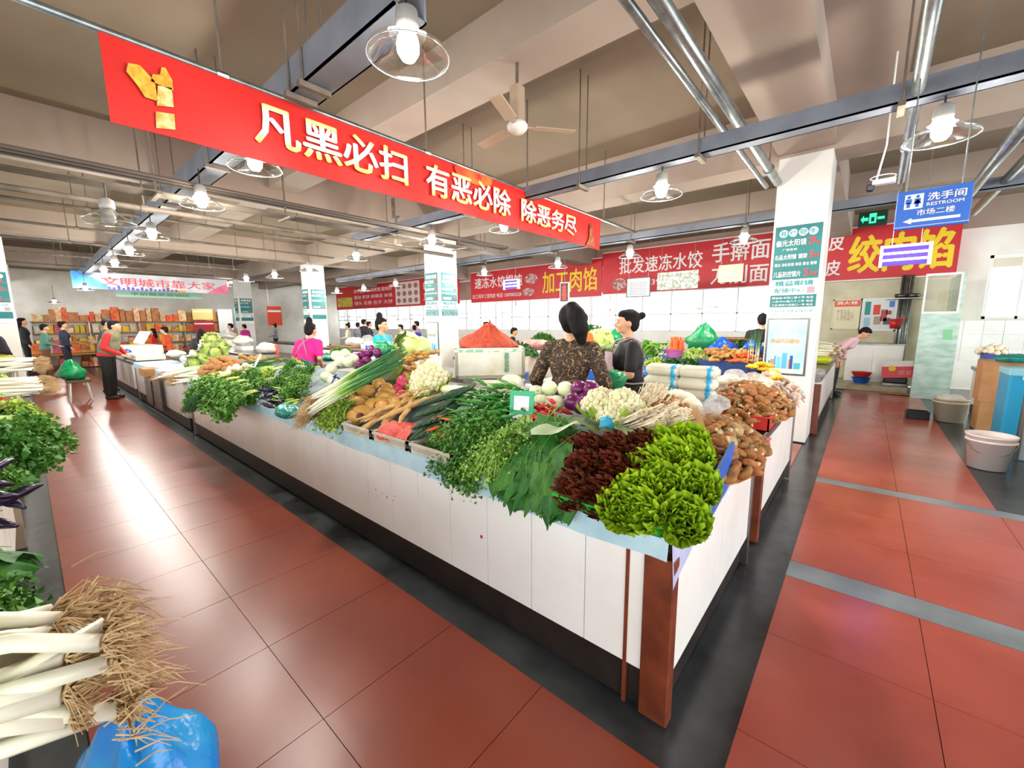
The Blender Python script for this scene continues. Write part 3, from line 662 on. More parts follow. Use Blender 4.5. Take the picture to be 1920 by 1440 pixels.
# ================================================================ produce
def gradY(name,stops,rough=.45,axis=1,rand=.08,bump=0,length=1.0,off=0.0):
    m=bpy.data.materials.new(name); m.use_nodes=True; N=m.node_tree.nodes; L=m.node_tree.links; b=N['Principled BSDF']; b.inputs['Roughness'].default_value=rough
    tc=N.new('ShaderNodeTexCoord'); sp=N.new('ShaderNodeSeparateXYZ'); L.new(tc.outputs['Object'],sp.inputs[0])
    mr=N.new('ShaderNodeMapRange'); mr.inputs[1].default_value=off; mr.inputs[2].default_value=off+length; L.new(sp.outputs[axis],mr.inputs[0])
    r=N.new('ShaderNodeValToRGB'); e=r.color_ramp.elements; e[0].position=stops[0][0]; e[0].color=(*hexc(stops[0][1]),1); e[1].position=stops[-1][0]; e[1].color=(*hexc(stops[-1][1]),1)
    for p,c in stops[1:-1]: x=e.new(p); x.color=(*hexc(c),1)
    L.new(mr.outputs[0],r.inputs[0]); hs=N.new('ShaderNodeHueSaturation'); oi=N.new('ShaderNodeObjectInfo'); m2=N.new('ShaderNodeMapRange'); m2.inputs[3].default_value=1-rand; m2.inputs[4].default_value=1+rand
    L.new(oi.outputs['Random'],m2.inputs[0]); L.new(m2.outputs[0],hs.inputs['Value']); L.new(r.outputs[0],hs.inputs['Color']); L.new(hs.outputs[0],b.inputs['Base Color']); _M[name]=m; return m
def leafsheet(mb,L,W,ruf,fr,curl,cup=0,mi=0,mx=None,nu=8,nv=8,seed=0,pw=.7,lobes=0):
    def fn(u,v):
        t=v*2-1; hw=W*max(0.04,math.sin(PI*min(1,u**pw*.97+.02)))**.6
        if lobes: hw*=1+lobes*math.sin(u*22+seed)
        e=abs(t)**2
        z=curl*u*u*L+cup*t*t*W+ruf*e*math.sin(fr*u*6.28+seed+t*2)+ruf*.5*u*u*math.sin(t*fr*2.1+seed*2)
        x=t*hw+ruf*.5*e*math.cos(fr*u*9+seed)
        return Vector((x,u*L+ruf*.4*math.sin(t*fr*3+seed)*u,z))
    return mb.grid(fn,nu,nv,mi,mx)
def spawn(P,loc,rot=(0,0,0),scale=1,label=None,group=None):
    """P=(name,label,cat,group,[(part,mesh),...]) - first mesh is the thing itself, the others its parts"""
    o=link(P[0],P[4][0][1],None,loc,rot,scale); tag(o,label or P[1],P[2],group or P[3])
    for nm,me in P[4][1:]: link(nm,me,o)
    return o
def V3(*a): return Vector(a)
r=R.random; ru=R.uniform
# materials
g_let=mat('lettuce_green','#c4d62a',.55,'#97bc1c',14,rand=.15); g_red=mat('red_lettuce','#4e1f12',.5,'#7b3a1c',12,rand=.25,sharp=(.45,.75))
g_dark=mat('kale_green','#1f5a12',.65,'#38761c',10,rand=.2); g_mid=mat('leaf_mid','#437a22',.55,'#5c9230',20,rand=.2); g_deep=mat('leaf_deep','#1f4c18',.55,'#336a22',20,rand=.2)
g_yel=mat('leaf_yellow_green','#86a82c',.55,'#a8c052',14,rand=.15); g_pale=mat('pale_leaf','#8fa57a',.55,'#a3b88c',6,rand=.1); g_stem=mat('pale_stem','#a9c45a',.45,'#c6d98a',10,rand=.1)
m_root=mat('fibrous_root','#a8865a',.8,'#c7a97c',30); m_tan=mat('ginger_skin','#cfa158',.6,'#b98842',14,bump=.2,rand=.12); m_pot=mat('potato_skin','#b9854c',.7,'#a06e38',16,bump=.2,rand=.12)
m_yam=mat('yam_skin','#d3a86a',.65,'#bd8c50',30,bump=.3,rand=.1); m_lot=mat('lotus_root_skin','#d6a55a',.5,'#c08a3c',9,rand=.1); m_lotd=mat('lotus_joint','#6e4422',.7)
m_cuc=mat('cucumber_skin','#1f4a20',.4,'#143416',30,bump=.6,bscale=90,rand=.15); m_chi=mat('chili_green','#2c6a1e',.25,'#3f8a2c',8,rand=.25); m_chr=mat('chili_red','#c41c14',.22,rand=.2)
m_oni=mat('white_onion','#e6e8c8',.35,'#d6dcae',5,rand=.05); m_onp=mat('purple_onion','#7c1c62',.3,'#5c1248',6,rand=.15); m_rad=mat('pink_radish','#c8264e',.4,'#d8486a',3)
m_cau=mat('cauliflower_curd','#ece6c0',.7,'#dcd2a0',30,bump=.6,bscale=80); m_dai=mat('daikon_skin','#e9e8cf',.4,'#dedfb4',6,rand=.04); m_cab=mat('cabbage_leaf','#c9d896',.45,'#b2c878',5,rand=.06)
m_shc=mat('shiitake_cap','#87511e',.7,'#a97236',22,bump=.3,rand=.2); m_shg=mat('shiitake_gill','#e4cc9a',.7,'#d0b078',30); m_mush=mat('white_mushroom','#efe4cc',.6,'#e2d2b2',9,rand=.05)
m_shim=mat('shimeji_cap','#a87a44',.6,'#8f6234',20,rand=.15); m_car=mat('carrot_skin','#ea6a1c',.45,'#d85a14',12,rand=.1); m_yell=mat('yellow_flower_veg','#f0c31a',.5,'#e0a808',14,rand=.1)
m_grape=mat('dark_aubergine','#22163a',.25,'#150c24',10,rand=.2); m_bag=mat('clear_plastic_film','#eef0f0',.12,'#ffffff',20,trans=.55,alpha=.45,bump=.6,bscale=25)
m_noodle=mat('rice_cake_white','#ece3c6',.5,'#e2d8b6',8,rand=.04); m_bluep=mat('blue_plastic','#1763c8',.4,'#1256b0',4); m_redp=mat('red_plastic','#c62a22',.4); m_greenp=mat('green_plastic','#35b03c',.4); m_cyan=mat('cyan_plastic','#28a8d0',.35)
m_crate=mat('white_crate','#cfc8b8',.6,'#b8ae98',9); m_orp=mat('orange_tray','#c8782a',.5)
# ---- crates and trays
def crate(loc,w,d,h,m,lab,rz=0,name='produce_crate',grp=None,slats=5):
    t=thing(name,lab,'crate',loc,rz,grp)
    MB().box(0,0,0,w,d,.012).build('base',m,t)
    for i in range(slats):
        z=.012+i*(h-.012)/slats
        MB().box(0,0,z,w,.01,z+(h/slats)*.62).box(0,d-.01,z,w,d,z+(h/slats)*.62).box(0,0,z,.01,d,z+(h/slats)*.62).box(w-.01,0,z,w,d,z+(h/slats)*.62).build('slat_ring',m,t)
    MB().box(-.006,-.006,h-.015,w+.006,.008,h).box(-.006,d-.008,h-.015,w+.006,d+.006,h).box(-.006,-.006,h-.015,.008,d+.006,h).box(w-.008,-.006,h-.015,w+.006,d+.006,h).build('rim',m,t)
    for cx in (0,w-.02):
        for cy in (0,d-.02): MB().box(cx,cy,0,cx+.02,cy+.02,h).build('corner_post',m,t)
    return t
def tray_(loc,w,d,h,m,lab,rz=0,rx=0):
    t=thing('produce_tray',lab,'tray',loc,rz); t.rotation_euler=(rx,0,rz)
    MB().box(0,0,0,w,d,.008).box(0,0,0,w,.01,h).box(0,d-.01,0,w,d,h).box(0,0,0,.01,d,h).box(w-.01,0,0,w,d,h).build('tray_body',m,t)
    MB().box(-.012,-.012,h-.008,w+.012,.0,h).box(-.012,d,h-.008,w+.012,d+.012,h).box(-.012,0,h-.008,0,d,h).box(w,0,h-.008,w+.012,d,h).build('tray_rim',m,t)
    return t
tray_((-.92,1.36,.80),.44,.46,.05,m_greenp,'bright green tray under the yellow-green lettuce at the counter corner',0,.12)
tray_((-.70,1.40,.792),.27,.4,.04,m_orp,'orange-brown tray sticking out under the lettuce at the corner')
tray_((-.84,2.12,.80),.46,.68,.06,m_redp,'red tray under the nearer heap of brown mushrooms')
tray_((-1.0,3.2,.80),.56,.9,.10,m_redp,'red tray under the second heap of brown mushrooms')
# blue crate corner by the lettuce
bc=thing('blue_basket','cut-down blue plastic basket between lettuce and the nearer mushrooms','basket',(-.535,1.60,.80))
MB().add([(0,0,-.1),(.015,0,-.1),(.015,.5,0),(0,.5,0),(0,0,.05),(.015,0,.05),(.015,.5,.19),(0,.5,.19)],[(0,3,2,1),(4,5,6,7),(0,1,5,4),(2,3,7,6),(0,4,7,3),(1,2,6,5)],mx=Matrix.Translation((.1,0,0))).box(-.2,.485,0,.115,.5,.12).build('basket_wall',m_bluep,bc)
for i in range(3):
    crate((-2.0-i*.4,1.40,.795),.38,.3,.06,m_crate,'off-white plastic crate at the counter edge, %s from the parsley'%('first','second','third')[i],grp=None)
# ---- lettuce
def frill(u,v,L,W,ruf,sd):
    t=v*2-1; a=t*1.35; uu=u**.8; wv=math.sin(a*(17+2*sd%3)+sd*3); w2=math.sin(a*34+sd*5+u*3); rr_=L*.95*uu*(1+.05*wv*u+.02*w2*u*u)*(1-.10*t*t)
    n0=noise.noise(Vector((t*3,u*3,sd)))
    return Vector((math.sin(a)*rr_*.85,math.cos(a)*rr_,.45*uu*uu*L+ruf*uu*uu*(.6*wv+1.2*n0)+ruf*.38*uu**3*w2))
    hw=0; e=.12+.88*max(abs(t)**1.6,u**1.5)
    n1=noise.noise(Vector((t*4,u*5,sd))); n2=noise.noise(Vector((t*8+3,u*8,sd+4))); n3=noise.noise(Vector((t*8+9,u*8,sd+8)))
    return Vector((t*hw*(1+.15*n2*e),u*L*(1-.12*t*t)+ruf*1.6*e*n3,.30*u*u*L+.3*t*t*W+ruf*e*(1.6*n1+3.6*n2)))
def head_proto(name,m,L,W,ruf,n,seed,dome=1.0,stemm=None):
    rr=random.Random(seed); ms=[]
    for k in range(3):
        mb=MB(); mb.grid(lambda u,v:frill(u,v,L,W,ruf,seed+k*1.7),9,64); ms.append(mb.mesh(name+'_leaf',m))
    return ms
letl=head_proto('lettuce',g_let,.135,.075,.024,0,3); redl=head_proto('red_lettuce',g_red,.135,.075,.024,0,5)
def lettuce(loc,ms,m,lab,grp,s=1,face=(0,-1,.8),n=17,seed=0):
    rr=random.Random(seed); t=thing('lettuce_head' ,lab,'lettuce',loc,0,grp); 
    q=Vector(face).normalized().to_track_quat('Z','Y')
    t.rotation_mode='QUATERNION'; t.rotation_quaternion=q; t.scale=(s,s,s)
    for i in range(n):
        k=i/n; a=i*2.4+rr.random()*.3; el=.35+1.05*k
        o=link('leaf',ms[i%3],t,(0,0,0))
        mx=Matrix.Rotation(a,4,'Z')@Matrix.Rotation(PI/2-el*.95+.1,4,'X')
        o.matrix_local=mx@Matrix.Scale(.8+.35*k,4)
    cm=link('core',_core,t)
_core=MB().blob((0,0,-.0),.03,.03,.05,8,6).mesh('core',g_stem)
def posn(lst,fn,*a,**k):
    for i,p in enumerate(lst): fn(p,i,*a,**k)
gl=[(1175,960,0),(1225,972,0),(1275,978,0),(1300,930,.02),(1245,935,.03),(1200,945,.02),(1305,885,.02),(1265,890,.04),(1235,905,.03),(1290,852,.02),(1255,865,.03)]
for i,(px,py,dz) in enumerate(gl):
    p=S(px,py); p.z+=dz; lettuce(p,letl,g_let,'frilly yellow-green lettuce head heaped on the near counter corner','green lettuce heads at the counter corner',.92,(ru(-.5,.5),-1.0,.75),21,i)
rl=[(1100,928,0),(1150,940,0),(1200,925,0),(1115,897,.02),(1165,905,.03),(1215,890,.02),(1120,868,.03),(1172,872,.04),(1218,865,.03),(1100,860,.0)]
for i,(px,py,dz) in enumerate(rl):
    p=S(px,py); p.z+=dz; lettuce(p,redl,g_red,'frilly dark red lettuce head piled between kale and green lettuce','red lettuce heads',.9,(ru(-.5,.5),-1.1,.7),21,i+40)
# ---- dark leafy kale with big overlapping leaves
kms=[]
for k in range(3):
    mb=MB(); leafsheet(mb,.26,.10,.022,2.6,-.5,-.2,nu=14,nv=10,seed=k*2.1,pw=.8); mb.tube([(0,-.10,.004),(0,0,.003),(0,.12,-.006),(0,.2,-.05)],[.005,.004,.0025,.001],5,mi=1); kms.append(mb.mesh('kale_leaf',[g_dark,g_mid]))
def leafbundle(loc,rz,n,lab,name,ms,grp=None,sp=.05,s=1,cat='greens',tilt=0,stack=.012,seed=0,core=None):
    rr=random.Random(seed); t=thing(name,lab,cat,loc,rz,grp); t.scale=(s,s,s)
    for i in range(n):
        o=link('leaf',ms[i%len(ms)],t)
        o.location=(rr.uniform(-sp,sp),rr.uniform(-.03,.03),i*stack)
        o.rotation_euler=(tilt+rr.uniform(-.15,.15)-i*.03,rr.uniform(-.3,.3),rr.uniform(-.35,.35))
    return t
for i,(px,py,dz,rz) in enumerate(((1005,875,.03,PI+.2),(1055,885,.04,PI-.1),(1028,900,.0,PI),(1066,915,.0,PI-.1),(988,888,.0,PI+.2),(1045,855,.06,PI+.3))):
    p=S(px,py-25); leafbundle(p+V3(0,0,dz),rz,9,'bundle of broad dark green leaves with pale stalks beside the red lettuce','leafy_greens_bundle',kms,'broad dark greens by the red lettuce',.06,.85,seed=i,tilt=-.15)
p=S(1022,845); leafbundle(p+V3(0,0,.08),PI/2+.5,2,'single broad lighter leaf lying across the top of the dark greens','leafy_greens_bundle',[MB().grid(lambda u,v:Vector(((v-.5)*.16*math.sin(PI*(u*.9+.08))**.5,u*.34,.02*math.sin(u*9)*(v-.5)*2-.1*u*u+.03*abs(v-.5))),10,6).mesh('pale_leaf',mat('leaf_light','#6f9a4a',.5,'#86ad60',8))],None,.01,1,seed=3)
# big grey-green leaves
gp=MB().grid(lambda u,v:Vector(((v-.5)*.30*math.sin(PI*(u**.8*.9+.07))**.55,u*.30,.02*math.sin(u*7+v*5)-.07*u*u-.12*(v-.5)**2)),10,10).mesh('grey_green_leaf',[g_pale])
for i,(px,py,rz) in enumerate(((1095,822,.9),(1118,812,-.5),(1150,822,-1.1),(1080,826,2.6))):
    o=link('loose_leaf',gp,None,S(px,py)+V3(0,0,.06+.01*i),(.15,.1*i,rz),.85); tag(o,'%s of the big grey-green leaves laid over the heap beside the cauliflower'%('leftmost upper','top','rightmost','lowest')[i],'leaf','grey-green leaves')
# ---- fine-leaved bunches
def fine_bunch(name,nst,L,spread,leafm,stemm,lsz,nleaf,droop,seed,stem_r=.003,start=.35,up=.0,wide=1.0,long=1.0):
    rr=random.Random(seed); st=MB(); lf=MB(); tips=[]
    for i in range(nst):
        a=rr.uniform(-spread,spread); b=rr.uniform(-.5,.5)*spread; ll=L*rr.uniform(.75,1)
        def pt(u,a=a,b=b,ll=ll,i=i): return Vector((math.sin(a)*ll*u*u*.9+a*.03,ll*u*math.cos(a),.01+abs(b)*ll*.35*u+up*u-droop*u*u*u+.012*i/nst))
        st.tube([pt(k/4) for k in range(5)],[stem_r,stem_r,stem_r*.8,stem_r*.6,stem_r*.3],5); tips.append(pt)
    for i in range(nleaf):
        f=rr.choice(tips); u=start+(1.05-start)*rr.random()**.7; p=f(u)+Vector((rr.gauss(0,.018*wide),rr.gauss(0,.015),rr.gauss(0,.016*wide)))
        s=lsz*rr.uniform(.6,1.2); q=Matrix.Translation(p)@Matrix.Rotation(rr.uniform(0,6.28),4,'Z')@Matrix.Rotation(rr.uniform(-1.3,1.3),4,'X')@Matrix.Rotation(rr.uniform(-.8,.8),4,'Y')
        lf.add([(-s*.25,0,0),(0,-s*.5*long,.1*s),(s*.25,0,0),(s*.45,s*.35,-.12*s),(0,s*.55*long,.15*s),(-s*.45,s*.35,-.12*s)],[(0,1,2),(0,2,3,4),(0,4,5)],0,q)
    return (name,'','greens',None,[('stalks',st.mesh('stalks',stemm)),('foliage',lf.mesh('foliage',leafm))])
def bunch(P,loc,rot,lab,grp=None,s=1,name=None):
    t=thing(name or P[0],lab,'greens',loc,0,grp); t.rotation_euler=rot; t.scale=(s,s,s)
    for nm,me in P[4]:
        o=link(nm,me,t)
        if nm=='foliage': o['kind']='stuff'
    return t
pars=fine_bunch('parsley_bunch',26,.26,.42,g_mid,g_stem,.022,1900,.17,1,wide=1.4); pars2=fine_bunch('parsley_bunch',26,.26,.7,mat('parsley_leaf','#3a6e20',.55,'#52882e',18,rand=.15),g_stem,.023,1900,.17,2,wide=1.4)
cor=fine_bunch('pea_shoot_bunch',60,.30,.5,mat('shoot_leaf','#76a838',.5,'#90bc4c',12,rand=.1),g_stem,.018,900,.14,3,stem_r=.0022,start=.6,wide=1.2)
cel=fine_bunch('celery_bunch',12,.42,.35,g_mid,g_stem,.04,700,.22,4,stem_r=.007,start=.55,wide=1.8); cely=fine_bunch('celery_bunch',12,.36,.35,g_yel,mat('stem_yg','#c2d66a',.4),.045,500,.20,5,stem_r=.008,start=.5,wide=1.6)
chv=fine_bunch('chive_bunch',120,.34,.3,g_deep,g_deep,.02,60,.22,6,stem_r=.0025,start=.7)
for i,(px,py,dz,rz) in enumerate(((895,822,.03,PI),(918,818,.04,PI-.1),(942,822,.03,PI),(898,842,0,PI),(922,852,.0,PI),(885,828,.02,PI),(908,830,.05,PI),(950,820,.04,PI-.1),(938,835,.02,PI))):
    bunch((pars,pars2)[i%2],S(px,py-22)+V3(0,0,dz),(0,0,rz),'leafy dark green parsley bunch overhanging the counter edge','parsley bunches over the counter edge',1.05)
for i,(px,py,dz,rz) in enumerate(((990,820,.05,PI+.5),(975,835,.03,PI+.25),(1000,835,.04,PI+.3),(960,850,.02,PI+.1))):
    bunch(cor,S(px,py-22)+V3(0,0,dz),(0,0,rz),'bunch of thin light green shoots tied beside the parsley','thin green shoots',1.05)
tb=MB(); tb.tube([(math.cos(a*PI/8)*.035,0,math.sin(a*PI/8)*.03) for a in range(17)],.005,5)
o=tb.build('tie_band',m_car,None,loc=S(1003,812)+V3(0,0,.07),rot=(0,0,.5)); tag(o,'orange tie band around the thin green shoots','band')
for i,(px,py,rz,P) in enumerate(((565,738,PI,pars),(592,722,PI,pars2),(575,715,PI,pars),(545,722,PI,pars2),(600,700,PI,pars),(580,705,PI,pars2),(565,690,PI,pars),(540,700,PI-.3,cely),(515,700,PI-.2,cel),(500,712,PI,pars2),(530,720,PI,cel))):
    bunch(P,S(px,py)+V3(0,0,.06),(0,0,rz),'%s leafy bunch behind the hanging celery'%('first second third fourth fifth sixth seventh eighth ninth tenth eleventh'.split()[i]),'leafy bunches behind the hanging celery',.9)
for i,(px,py,rz,s) in enumerate(((470,735,PI+.15,1.1),(450,730,PI+.2,1.05),(495,740,PI-.1,1.1),(500,755,PI-.2,1),(430,725,PI+.3,1.1))):
    bunch(cel,S(px,py-12)+V3(0,0,.05),(0,0,rz),'long-stalked celery bunch hanging far over the counter edge','celery hanging over the edge',s)
bunch(chv,S(415,735)+V3(0,0,.04),(0,0,PI+.1),'dark green chive bunch drooping at the end of the counter by the gap',None,1.05)
bunch(chv,S(402,735)+V3(0,0,.02),(0,0,PI+.2),'second dark chive bunch drooping nearest the gap',None,1.0)
for i,(px,py) in enumerate(((672,758),(682,768),(662,775))):
    bunch(cely,S(px,py-10)+V3(0,0,.05),(0,0,PI+.1*i),'%s yellow-green celery head hanging beside the spring onion roots'%('upper','right','lower')[i],'yellow-green celery by the spring onions',.8)
for i in range(6):
    p=S(380+i*14,712-i*2); bunch(cely,p+V3(0,0,.05),(0,0,-PI/2+.4),'light celery bunch lying with white stalks towards the gap','light celery lying near the gap',1.0)
# aubergines, okra in net
ev=MB().tube([(0,0,0),(0,.04,.005),(0,.10,.005),(0,.15,0)],[.006,.022,.02,.006],8).mesh('aubergine',m_grape)
EP=('aubergine','small glossy dark aubergine in the pile left of the spring onions','aubergine','small dark aubergines',[('a',ev)])
for i in range(16):
    p=S(505+ru(-2,26),740+ru(-2,38)); spawn(EP,p+V3(0,0,.05),(ru(-.3,.3),ru(-.3,.3),ru(0,6)),1)
ok=MB().tube([(0,0,0),(0,.04,.0),(0,.12,.012)],[.004,.013,.003],6).mesh('okra',g_yel)
OP=('green_pod','yellow-green pod vegetable heaped between aubergines and spring onions','pod','yellow-green pods',[('a',ok)])
for i in range(28):
    p=S(548+ru(-14,14),740+ru(-22,22)); spawn(OP,p+V3(0,0,.03),(ru(-.3,.3),ru(-.3,.3),ru(2.4,4)),1)
def bagmesh(w,d,h,seed,knot=True,n=22,m=14,amp=.25,top=.8):
    mb=MB()
    def fn(p,dd):
        k=max(0,dd.z); s=1-top*k**1.6 if knot else 1
        wr=1+amp*noise.noise(Vector((dd.x*2.2,dd.y*2.2,dd.z*1.5+seed)))+.10*abs(noise.noise(Vector((math.atan2(dd.y,dd.x)*4,dd.z*3,seed))))
        z=p.z*(1+.35*k*k) if knot else p.z
        return Vector((p.x*s*wr,p.y*s*wr,max(z*wr,-h*.42)))
    mb.blob((0,0,h*.42),w/2,d/2,h/2,n,m,fn=fn); return mb
m_tealbag=mat('teal_bag','#1a8f80',.3,'#0f7468',8,bump=.7,bscale=16); m_bluebag=mat('blue_bag','#1458b8',.28,'#0c3f96',5,bump=.7,bscale=14); m_greenbag=mat('green_bag','#12965a',.3,'#0a7a48',8,bump=.8,bscale=16)
m_redbag=mat('red_net','#d8452e',.4,'#c23520',30,bump=.5); m_whitebag=mat('white_bag','#dddcd2',.35,'#c9c8bc',7,bump=.7,bscale=12)
def bag(loc,w,d,h,m,lab,seed,rz=0,knot=True,name='plastic_bag',grp=None,top=.8):
    o=bagmesh(w,d,h,seed,knot,top=top).build(name,m,None,True,loc,(0,0,rz)); return tag(o,lab,'bag',grp)
bag(S(540,776)+V3(0,0,-.03),.3,.16,.12,m_tealbag,'crumpled teal plastic bag at the counter edge below the yellow-green pods',1,knot=False)
# ---- spring onions big bundle
g_scal=gradY('spring_onion_stalk',[(0,'#efe9d6'),(.28,'#e9ecc8'),(.42,'#8fb944'),(.55,'#3f8038'),(1,'#235c2c')],.35,length=.95)
scm=[]
for k in range(3):
    mb=MB(); c=.02*(k-1); mb.tube([(0,0,0),(c,.15,.004),(c*1.5,.38,.01),(c*.5,.62,.008),(-c,.92,0)],[.0085,.0085,.008,.009,.004],6); scm.append(mb.mesh('stalk',g_scal))
rt=MB()
for i in range(40):
    a=ru(0,6.28); l=ru(.03,.075); rt.tube([(0,0,0),(math.cos(a)*.012,-l*.5,math.sin(a)*.012),(math.cos(a)*.03*r(),-l,-.03*r()+math.sin(a)*.02)],[.0018,.0013,.0008],4)
rtm=rt.mesh('roots',m_root)
def scallions(c,rz,n,w,h,lab,s=1,pitch=.0,name='spring_onion',grp='spring onions',start=0):
    for i in range(n):
        x=ru(-w,w); z=r()*h*(1-(x/w)**2*.7); mx=Matrix.Rotation(rz,3,'Z'); p=c+mx@Vector((x,ru(-.03,.03),0))+V3(0,0,z)
        o=link(name,scm[i%3],None,p,(pitch+ru(-.03,.03),ru(-2,2),rz-x*.45+ru(-.05,.05)),s); o.rotation_mode='YXZ'; tag(o,lab,'spring onion',grp); link('roots',rtm,o)
bb=S(592,775); tt=onz(745,688,1.2); dv=tt-bb; rz=math.atan2(-dv.x,dv.y); print('scallion',bb,tt,dv.length)
scallions(bb+V3(0.08,0.0,.03),rz,84,.25,.15,'white-stalked spring onion in the large bundle tied with a blue band',dv.length/.95,pitch=math.asin(dv.z/dv.length),grp='large spring onion bundle')
rr3=random.Random(9); fr3=MB()
for i in range(800):
    k3=rr3.uniform(-.27,.27); q3=Matrix.Rotation(rz,3,'Z')@Vector((k3,0,0)); p3=Vector((bb.x+.08+q3.x,bb.y+q3.y-.01-abs(rr3.gauss(0,.03)),bb.z+rr3.uniform(-.01,.17)*(1-abs(k3)*2)))
    d3=Vector((rr3.uniform(-.6,.5),-1,rr3.uniform(-1.2,.3))).normalized()*rr3.uniform(.03,.08)
    fr3.tube([p3-d3*.4,p3+d3*.4,p3+d3+Vector((0,0,-.02))],[.0024,.0017,.0008],4)
o=fr3.build('onion_roots',m_root,None,True); tag(o,'brown root mat at the foot of the large spring onion bundle','roots',kind='stuff')
bm_=MB(); bm_.tube([(math.cos(a*PI/8)*.15,0,math.sin(a*PI/8)*.11) for a in range(17)],.008,5).tube([(.02,0,.11),(.05,.02,.14),(.07,.0,.12)],.008,5)
o=bm_.build('rubber_band',mat('dark_blue_band','#1a2480',.4),None,True,S(632,744)+V3(0,0,.06),(0,0,rz)); tag(o,'dark blue band tied round the large spring onion bundle','band')
# ---- cabbages, ginger, roots
def napa_mesh(L,r0,seed):
    mb=MB()
    def fn(p,d):
        a=math.atan2(d.z,d.x); k=1+.05*math.sin(a*7+p.y*20)+.05*noise.noise(d*4+Vector((seed,0,0))); return Vector((p.x*k,p.y,p.z*k))
    mb.blob((0,0,0),r0,L/2,r0,20,14,fn=fn)
    v=mb.v; mb.v=[(x,y,z) for (x,y,z) in v]; return mb
g_napa=gradY('napa_skin',[(0,'#f0efdf'),(.5,'#e6ecc0'),(.8,'#bccf72'),(1,'#a6c04c')],.45,length=.3,off=-.15)
nap=napa_mesh(.3,.065,1).mesh('napa',g_napa); nl=MB(); 
for k in range(5):
    leafsheet(nl,.28,.07,.012,2.2,.18,.3,nu=8,nv=6,seed=k,mx=Matrix.Rotation(k*1.25,4,'Y')@Matrix.Translation((0,-.13,.058)))
nlm=nl.mesh('outer_leaves',g_napa)
NP=('napa_cabbage','','cabbage','napa cabbages',[('a',nap),('outer_leaves',nlm)])
spawn(NP,S(722,716)+V3(0,0,.07),(.1,0,rz+.1),1.1,'pale napa cabbage lying between the spring onions and the pink radishes')
for i,(px,py,dz) in enumerate(((375,672,.03),(390,660,.10),(405,668,.06),(362,680,.0),(400,650,.14),(415,660,.1))):
    spawn(NP,S(px,py)+V3(0,0,dz),(ru(-.2,.2),0,-PI/2+ru(-.4,.4)),1.25,'pale napa cabbage in the stack behind the potatoes',grp:='stacked napa cabbages') if False else spawn(NP,S(px,py)+V3(0,0,dz),(ru(-.2,.2),0,-PI/2+ru(-.4,.4)),1.25,'pale napa cabbage in the stack behind the potatoes','stacked napa cabbages')
cbm=MB().blob((0,0,0),.11,.11,.10,22,14,amp=.12,fr=2.5).mesh('cabbage',m_cab); cbl=MB()
for k in range(6): leafsheet(cbl,.2,.1,.014,2,.55,.5,nu=8,nv=8,seed=k,mx=Matrix.Rotation(k*1.05,4,'Z')@Matrix.Rotation(1.0,4,'X')@Matrix.Translation((0,-.02,-.1)))
CP=('cabbage','','cabbage','',[('a',cbm),('outer_leaves',cbl.mesh('outer_leaves',mat('cabbage_outer','#b7cf62',.45,'#d2dfa0',6)))])
spawn(CP,S(770,668)+V3(0,0,.1),(1.2,.2,.5),1.15,'loose pale green cabbage behind the ginger heap','cabbages by the ginger'); spawn(CP,S(790,672)+V3(0,0,.1),(1.4,-.3,-.4),1.0,'whiter cabbage right of the loose pale green one','cabbages by the ginger')
o=link('cabbage',MB().blob((0,0,0),.075,.075,.085,20,12,amp=.06).mesh('cabbage',m_dai),None,S(812,705)+V3(0,0,.07)); tag(o,'small white cabbage at the right end of the ginger heap','cabbage')
gg=[]
for s_ in range(3):
    rr=random.Random(s_); mb=MB(); p=Vector((0,0,0)); d=Vector((1,0,0))
    for k in range(5):
        mb.blob(p,.036,.024,.022,10,7,amp=.25,fr=4,seed=k+s_); 
        if k in (1,3): mb.blob(p+Vector((0,.035*(1 if k==1 else -1),.01)),.018,.03,.018,8,6,amp=.2,seed=k)
        p=p+d*.038; d=(d+Vector((0,rr.uniform(-.6,.6),rr.uniform(-.2,.2)))).normalized()
    gg.append(mb.mesh('ginger',m_tan))
for i in range(26):
    p=S(ru(745,802),ru(678,716)); o=link('ginger_root',gg[i%3],None,p+V3(0,0,.04+.05*r()),(ru(-.4,.4),ru(-.4,.4),ru(-.5,.9)),.85); tag(o,'knobbly tan ginger root in the heap below the pale cabbages','ginger','ginger heap')
lm=[]
for k in range(2):
    mb=MB(); mb.blob((0,0,0),.075,.042,.042,14,10,amp=.08,fn=lambda p,d:Vector((p.x,p.y*(1-.15*abs(d.x)),p.z*(1-.15*abs(d.x)))))
    if k: mb.blob((.12,.01,0),.06,.036,.036,14,10,amp=.08)
    mb.lathe([(.02,-.006),(.024,0),(.02,.006)],10,mi=1,mx=Matrix.Translation((.072,0,0))@Matrix.Rotation(PI/2,4,'Y')).lathe([(.016,-.008),(.02,0),(.012,.006)],10,mi=1,mx=Matrix.Translation((-.076,0,0))@Matrix.Rotation(PI/2,4,'Y'))
    lm.append(mb.mesh('lotus_root',[m_lot,m_lotd]))
for i,(px,py,dz) in enumerate(((668,742,.05),(695,733,.11),(690,752,.07),(712,744,.1),(672,765,.02),(700,772,.03),(683,780,0),(728,752,.05),(738,765,.02),(716,770,.03),(665,785,-.02),(660,755,.02),(722,760,.04))):
    o=link('lotus_root',lm[i%2],None,S(px,py)+V3(0,0,.03+dz*.7),(ru(-.3,.3),ru(-.15,.15),ru(-.3,.6)),1.3); tag(o,'smooth tan lotus root segment stacked left of the pink radishes','lotus root','lotus root stack')
